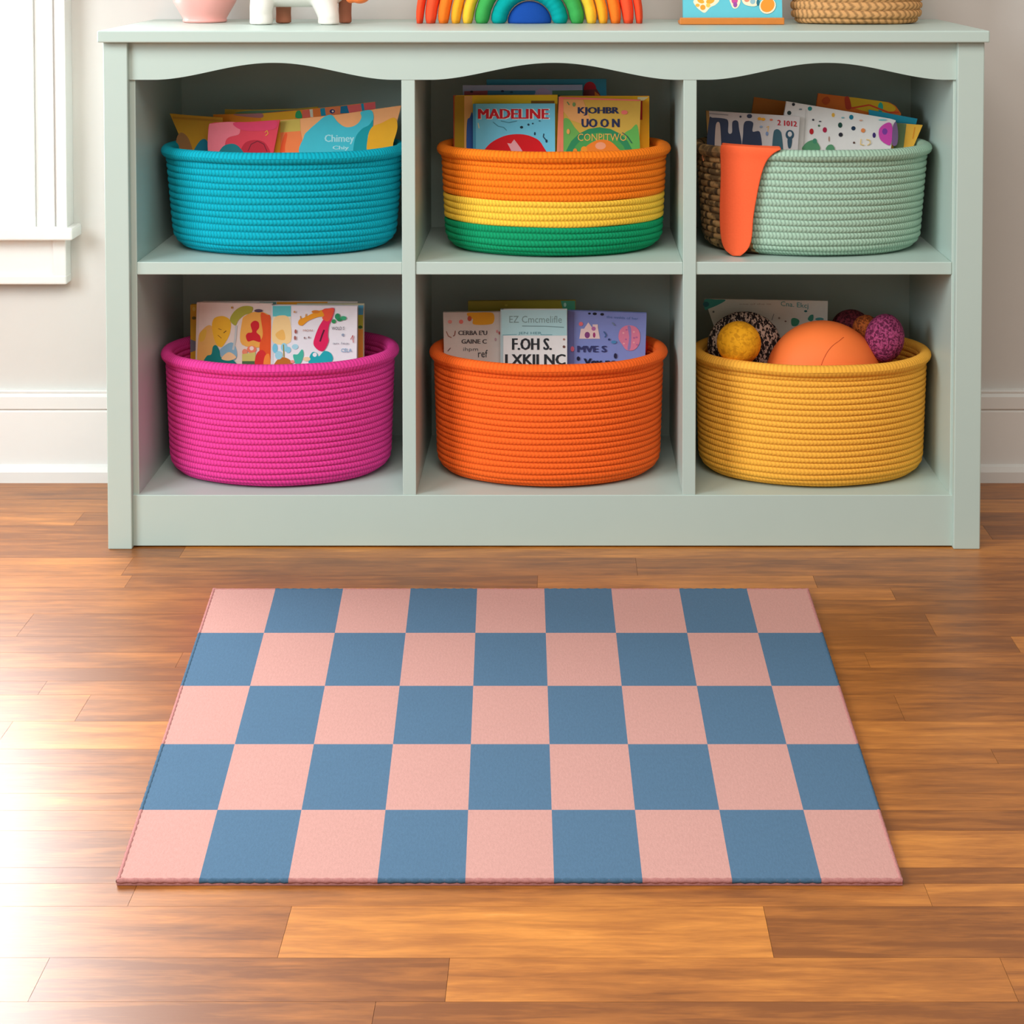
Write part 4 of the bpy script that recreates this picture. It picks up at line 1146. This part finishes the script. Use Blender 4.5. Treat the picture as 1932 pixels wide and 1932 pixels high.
def foot(bm, x, y, r, z1):
    b2 = lathe([(0, 0), (r * 0.96, 0), (r, 0.0015), (r * 0.97, z1), (0, z1)], 32, 1, 0.9, (x, y, ZT))
    me_ = bpy.data.meshes.new('tmp'); b2.to_mesh(me_); b2.free(); bm.from_mesh(me_); bpy.data.meshes.remove(me_)


lx1, lx2 = P(493, 30, yf).x, P(620, 30, yf).x
foot(w, lx1, yf, 22 * s_, 0.03); foot(w, lx2, yf, 20.5 * s_, 0.012)
limb(w, (lx1, yf, ZT + 0.024), (lx1 + 0.004, yf + 0.008, ZT + 0.06), 22 * s_, 26 * s_)
limb(w, (lx2, yf, ZT + 0.014), (lx2 - 0.012, yf + 0.008, ZT + 0.05), 20 * s_, 27 * s_)
limb(w, (lx1 + 0.006, yf + 0.022, ZT + 0.062), (lx2 - 0.008, yf + 0.022, ZT + 0.064), 0.036, 0.038, 12)
hx = P(655, -30, yf).x
limb(w, (lx2 - 0.005, yf + 0.018, ZT + 0.075), (hx, yf + 0.016, ZT + 0.082), 0.032, 0.034, 6)
blob([((hx - 0.02, yf + 0.045, ZT + 0.118), (0.010, 0.006, 0.016)), ((hx - 0.02, yf - 0.012, ZT + 0.118), (0.010, 0.006, 0.016)), ((lx1 - 0.022, yf + 0.022, ZT + 0.085), (0.006, 0.006, 0.014))], w)
body = remesh(obj('body', w, WHITE, fig, True), 0.0022, 5)
for px, r in ((535, 15), (651, 13)):
    lb = bmesh.new()
    yy = yf + 0.042
    x = P(px, 30, yy).x
    foot(lb, x, yy, r * s_, 0.014); limb(lb, (x, yy, ZT + 0.014), (x + 0.001, yy - 0.006, ZT + 0.046), r * s_ * 0.96, r * s_ * 1.05)
    lo = remesh(obj('leg', lb, CLAY, fig, True), 0.0022, 3); lo['label'] = 'brown clay leg on the far side'
mzx = P(679, -8, yf - 0.004).x; mzz = P(679, -8, yf - 0.004).z
mo = remesh(obj('muzzle', blob([((mzx, yf - 0.004, mzz), (0.0165, 0.015, 0.0125)), ((mzx - 0.014, yf - 0.002, mzz), (0.010, 0.013, 0.012))]), mat((255, 128, 60), 0.4, 0.03, 40, name='orange_glaze'), fig, True), 0.0018, 4)
mo['label'] = 'orange glazed muzzle'
for dx in (-0.006, 0.012):
    pass

# plush rainbow
yr = top_y(44.6)
cxr_px = 999
ycr = yr + 0.020
s_ = (ycr + DIST) / F
cxr = P(cxr_px, 40, ycr).x
rain = thing('plush_rainbow', 'stuffed rainbow toy with nested fabric arches in the middle of the cabinet top', 'toy', (cxr, ycr, ZT))


def plush(c):
    return mat(c, 0.9, 0.07, 420, 0.15, 0.35, 'plush')


def arch(r_in, r_out, c, dy=0.0, squash=1.0):
    bm = bmesh.new()
    R = (r_in + r_out) / 2 * s_; t = (r_out - r_in) / 2 * s_ * 1.03
    n_, k = 64, 18
    prev = None
    ty = 0.020
    for i in range(n_ + 1):
        a = PI * i / n_
        # rounded ends at the feet
        e = min(1.0, min(i, n_ - i) / 3.0)
        sc = 0.72 + 0.28 * math.sin(e * PI / 2)
        sc *= 1 + 0.02 * math.sin(i * 1.7)
        ring_ = []
        for q in range(k):
            u = 2 * PI * q / k
            rr_ = R + t * sc * math.cos(u)
            ring_.append(bm.verts.new((cxr - rr_ * math.cos(a), ycr + dy + ty * sc * math.sin(u), max(ZT, ZT + rr_ * math.sin(a) * 1.02 + (0.0 if 0 < i < n_ else 0)))))
        if prev:
            for q in range(k): bm.faces.new((prev[q], prev[(q + 1) % k], ring_[(q + 1) % k], ring_[q]))
        else: bm.faces.new(ring_[::-1])
        prev = ring_
    bm.faces.new(prev)
    return obj('arch', bm, plush(c), rain, True)


for r0_, r1_, c, nm in ((43, 73, (0, 160, 158), 'teal'), (76, 104, (66, 168, 84), 'green'), (106, 128, (255, 200, 60), 'yellow'), (129, 149, (255, 176, 46), 'golden'), (151, 174, (255, 128, 40), 'orange'), (175, 198, (248, 88, 52), 'red'), (199.5, 215, (250, 84, 48), 'outer red')):
    arch(r0_, r1_, c)['label'] = nm + ' plush arch'
R = 41.5 * s_
dm = bmesh.new()
prof = [(R * math.cos(a), R * math.sin(a)) for a in [PI / 2 * i / 16 for i in range(17)]]
dmb = lathe([(0, 0), (R * 0.97, 0)] + prof[1:-1] + [(0, R)], 48, 1, 0.5, (cxr, ycr, ZT))
dm.free()
do = obj('dome', dmb, plush((24, 74, 160)), rain, True); do['label'] = 'dark blue plush dome'

# display ledge with a turquoise sticker book
yl = top_y(46.4)
lx0, lx1_ = P(1283, 46, yl).x, P(1480, 46, yl).x
lg = bmesh.new()
hl = P(1380, 33.5, yl).z - ZT
box(lg, lx0, lx1_, yl, yl + 0.006, ZT, ZT + hl, 0.0012)
box(lg, lx0, lx1_, yl + 0.006, yl + 0.05, ZT, ZT + 0.005, 0.001)
led = thing('display_ledge', 'small orange-brown wooden ledge holding up the turquoise sticker book', 'book stand', ((lx0 + lx1_) / 2, yl + 0.03, ZT))
obj('tray', lg, mat((214, 128, 52), 0.45, 0.08, 80, name='stained_wood'), led)
obj('back_rest', Box(lx0 + 0.02, lx1_ - 0.02, yl + 0.050, yl + 0.056, ZT, ZT + 0.12, 0.001), mat((214, 128, 52), 0.45, 0.08, 80, name='stained_wood'), led)
k = 0.2
shb = Sheet(yl + 0.0085, k, ZT + 0.0056)
x0b, x1b = shb.xs(shb.pt(1289, 33))[0], shb.xs(shb.pt(1476, 33))[0]
hb_ = 0.15
stick = thing('sticker_book', 'turquoise picture book with fruit and butterfly stickers propped on the wooden ledge', 'book', ((x0b + x1b) / 2, yl + 0.015, ZT + 0.0056))
bm = slab(shb, [(x0b, hb_), (x1b, hb_), (x1b, 0), (x0b, 0)], 0, -0.0015)
mats = [(96, 196, 212)]
CR = (246, 232, 200)
draw(bm, lambda x, y, o: shb.pt(x, y, o), [
    ('b', [(1308, 3), (1314, -3), (1326, -8), (1346, -6), (1357, 0), (1350, 9), (1340, 14), (1330, 24), (1320, 19), (1313, 12)], CR), ('e', 1322, 2, 7, 4, 0.4, (240, 170, 40)), ('e', 1340, 2, 8, 5, -0.3, (240, 170, 40)), ('e', 1326, 14, 5, 5, (236, 160, 40)), ('e', 1336, 10, 4, 4, (246, 200, 80)), ('e', 1316, 10, 4, 3, (240, 180, 60)),
    ('b', [(1376, -6), (1392, -8), (1397, 2), (1392, 14), (1384, 16), (1379, 8)], CR), ('e', 1386, 1, 6, 7, (210, 70, 150)), ('e', 1387, 9, 4, 5, (160, 70, 160)),
    ('b', [(1400, -8), (1428, -8), (1432, 4), (1424, 12), (1404, 8)], CR), ('e', 1409, 0, 5, 4, (230, 140, 110)), ('e', 1420, 3, 5, 5, (150, 190, 200)), ('e', 1430, 5, 3, 6, (20, 110, 130)),
    ('e', 1448, 11, 16, 15, -0.6, CR), ('e', 1448, 10, 14, 12.5, -0.8, (242, 150, 36)), ('e', 1318, -40, 14, 12, (240, 110, 100)), ('e', 1380, -60, 18, 16, (250, 210, 80)), ('e', 1440, -45, 14, 18, (120, 190, 90))], mats)
obj('front_cover', bm, [mat(c, 0.45, 0.03, 60, 0.35, name='printed_paper') for c in mats], stick)
obj('pages', slab(shb, [(x0b, hb_), (x1b, hb_), (x1b, 0), (x0b, 0)], -0.0016, -0.0109, 0.002), PAGE, stick)
obj('back_cover', slab(shb, [(x0b, hb_), (x1b, hb_), (x1b, 0), (x0b, 0)], -0.011, -0.0125), mat((90, 180, 196), 0.45, 0.03, 60, 0.35, name='printed_paper'), stick)

# jute basket: chunky braided coils
yj = top_y(47.0)
bj, = (0.062,)
cyj = yj + bj
pl, pr = P(1484, 10, cyj), P(1747, 10, cyj)
aj = (pr.x - pl.x) / 2; cxj = (pr.x + pl.x) / 2
JUTE = rope_mat((214, 160, 104), pitch=0.010, dark=0.5, name='jute')
hj = 0.11
ZT += 0.0008
jt = thing('jute_basket', 'natural brown jute basket beside the turquoise book on the cabinet top', 'basket', (cxj, cyj, ZT))
jm = bmesh.new(); uvl = jm.loops.layers.uv.new('UVMap')
pth = coil_path(hj, 0.006, 0.014, 0.0042, 9)
zm = min(p[1] for p in pth)
coil_strip(jm, uvl, [(o, z - zm, v) for o, z, v in pth], (cxj, cyj, ZT), aj - 0.005, bj, close='base', wob=0.0007)
coil_strip(jm, uvl, coil_path(hj, 0.006, 0.014, 0.003, 9, True, 0.009), (cxj, cyj, ZT), aj - 0.005, bj, close='base', n=100)
obj('body', jm, JUTE, jt)
obj('rolled_rim', roll((cxj, cyj, ZT), aj - 0.005, bj, 0.008, hj), JUTE, jt, True)
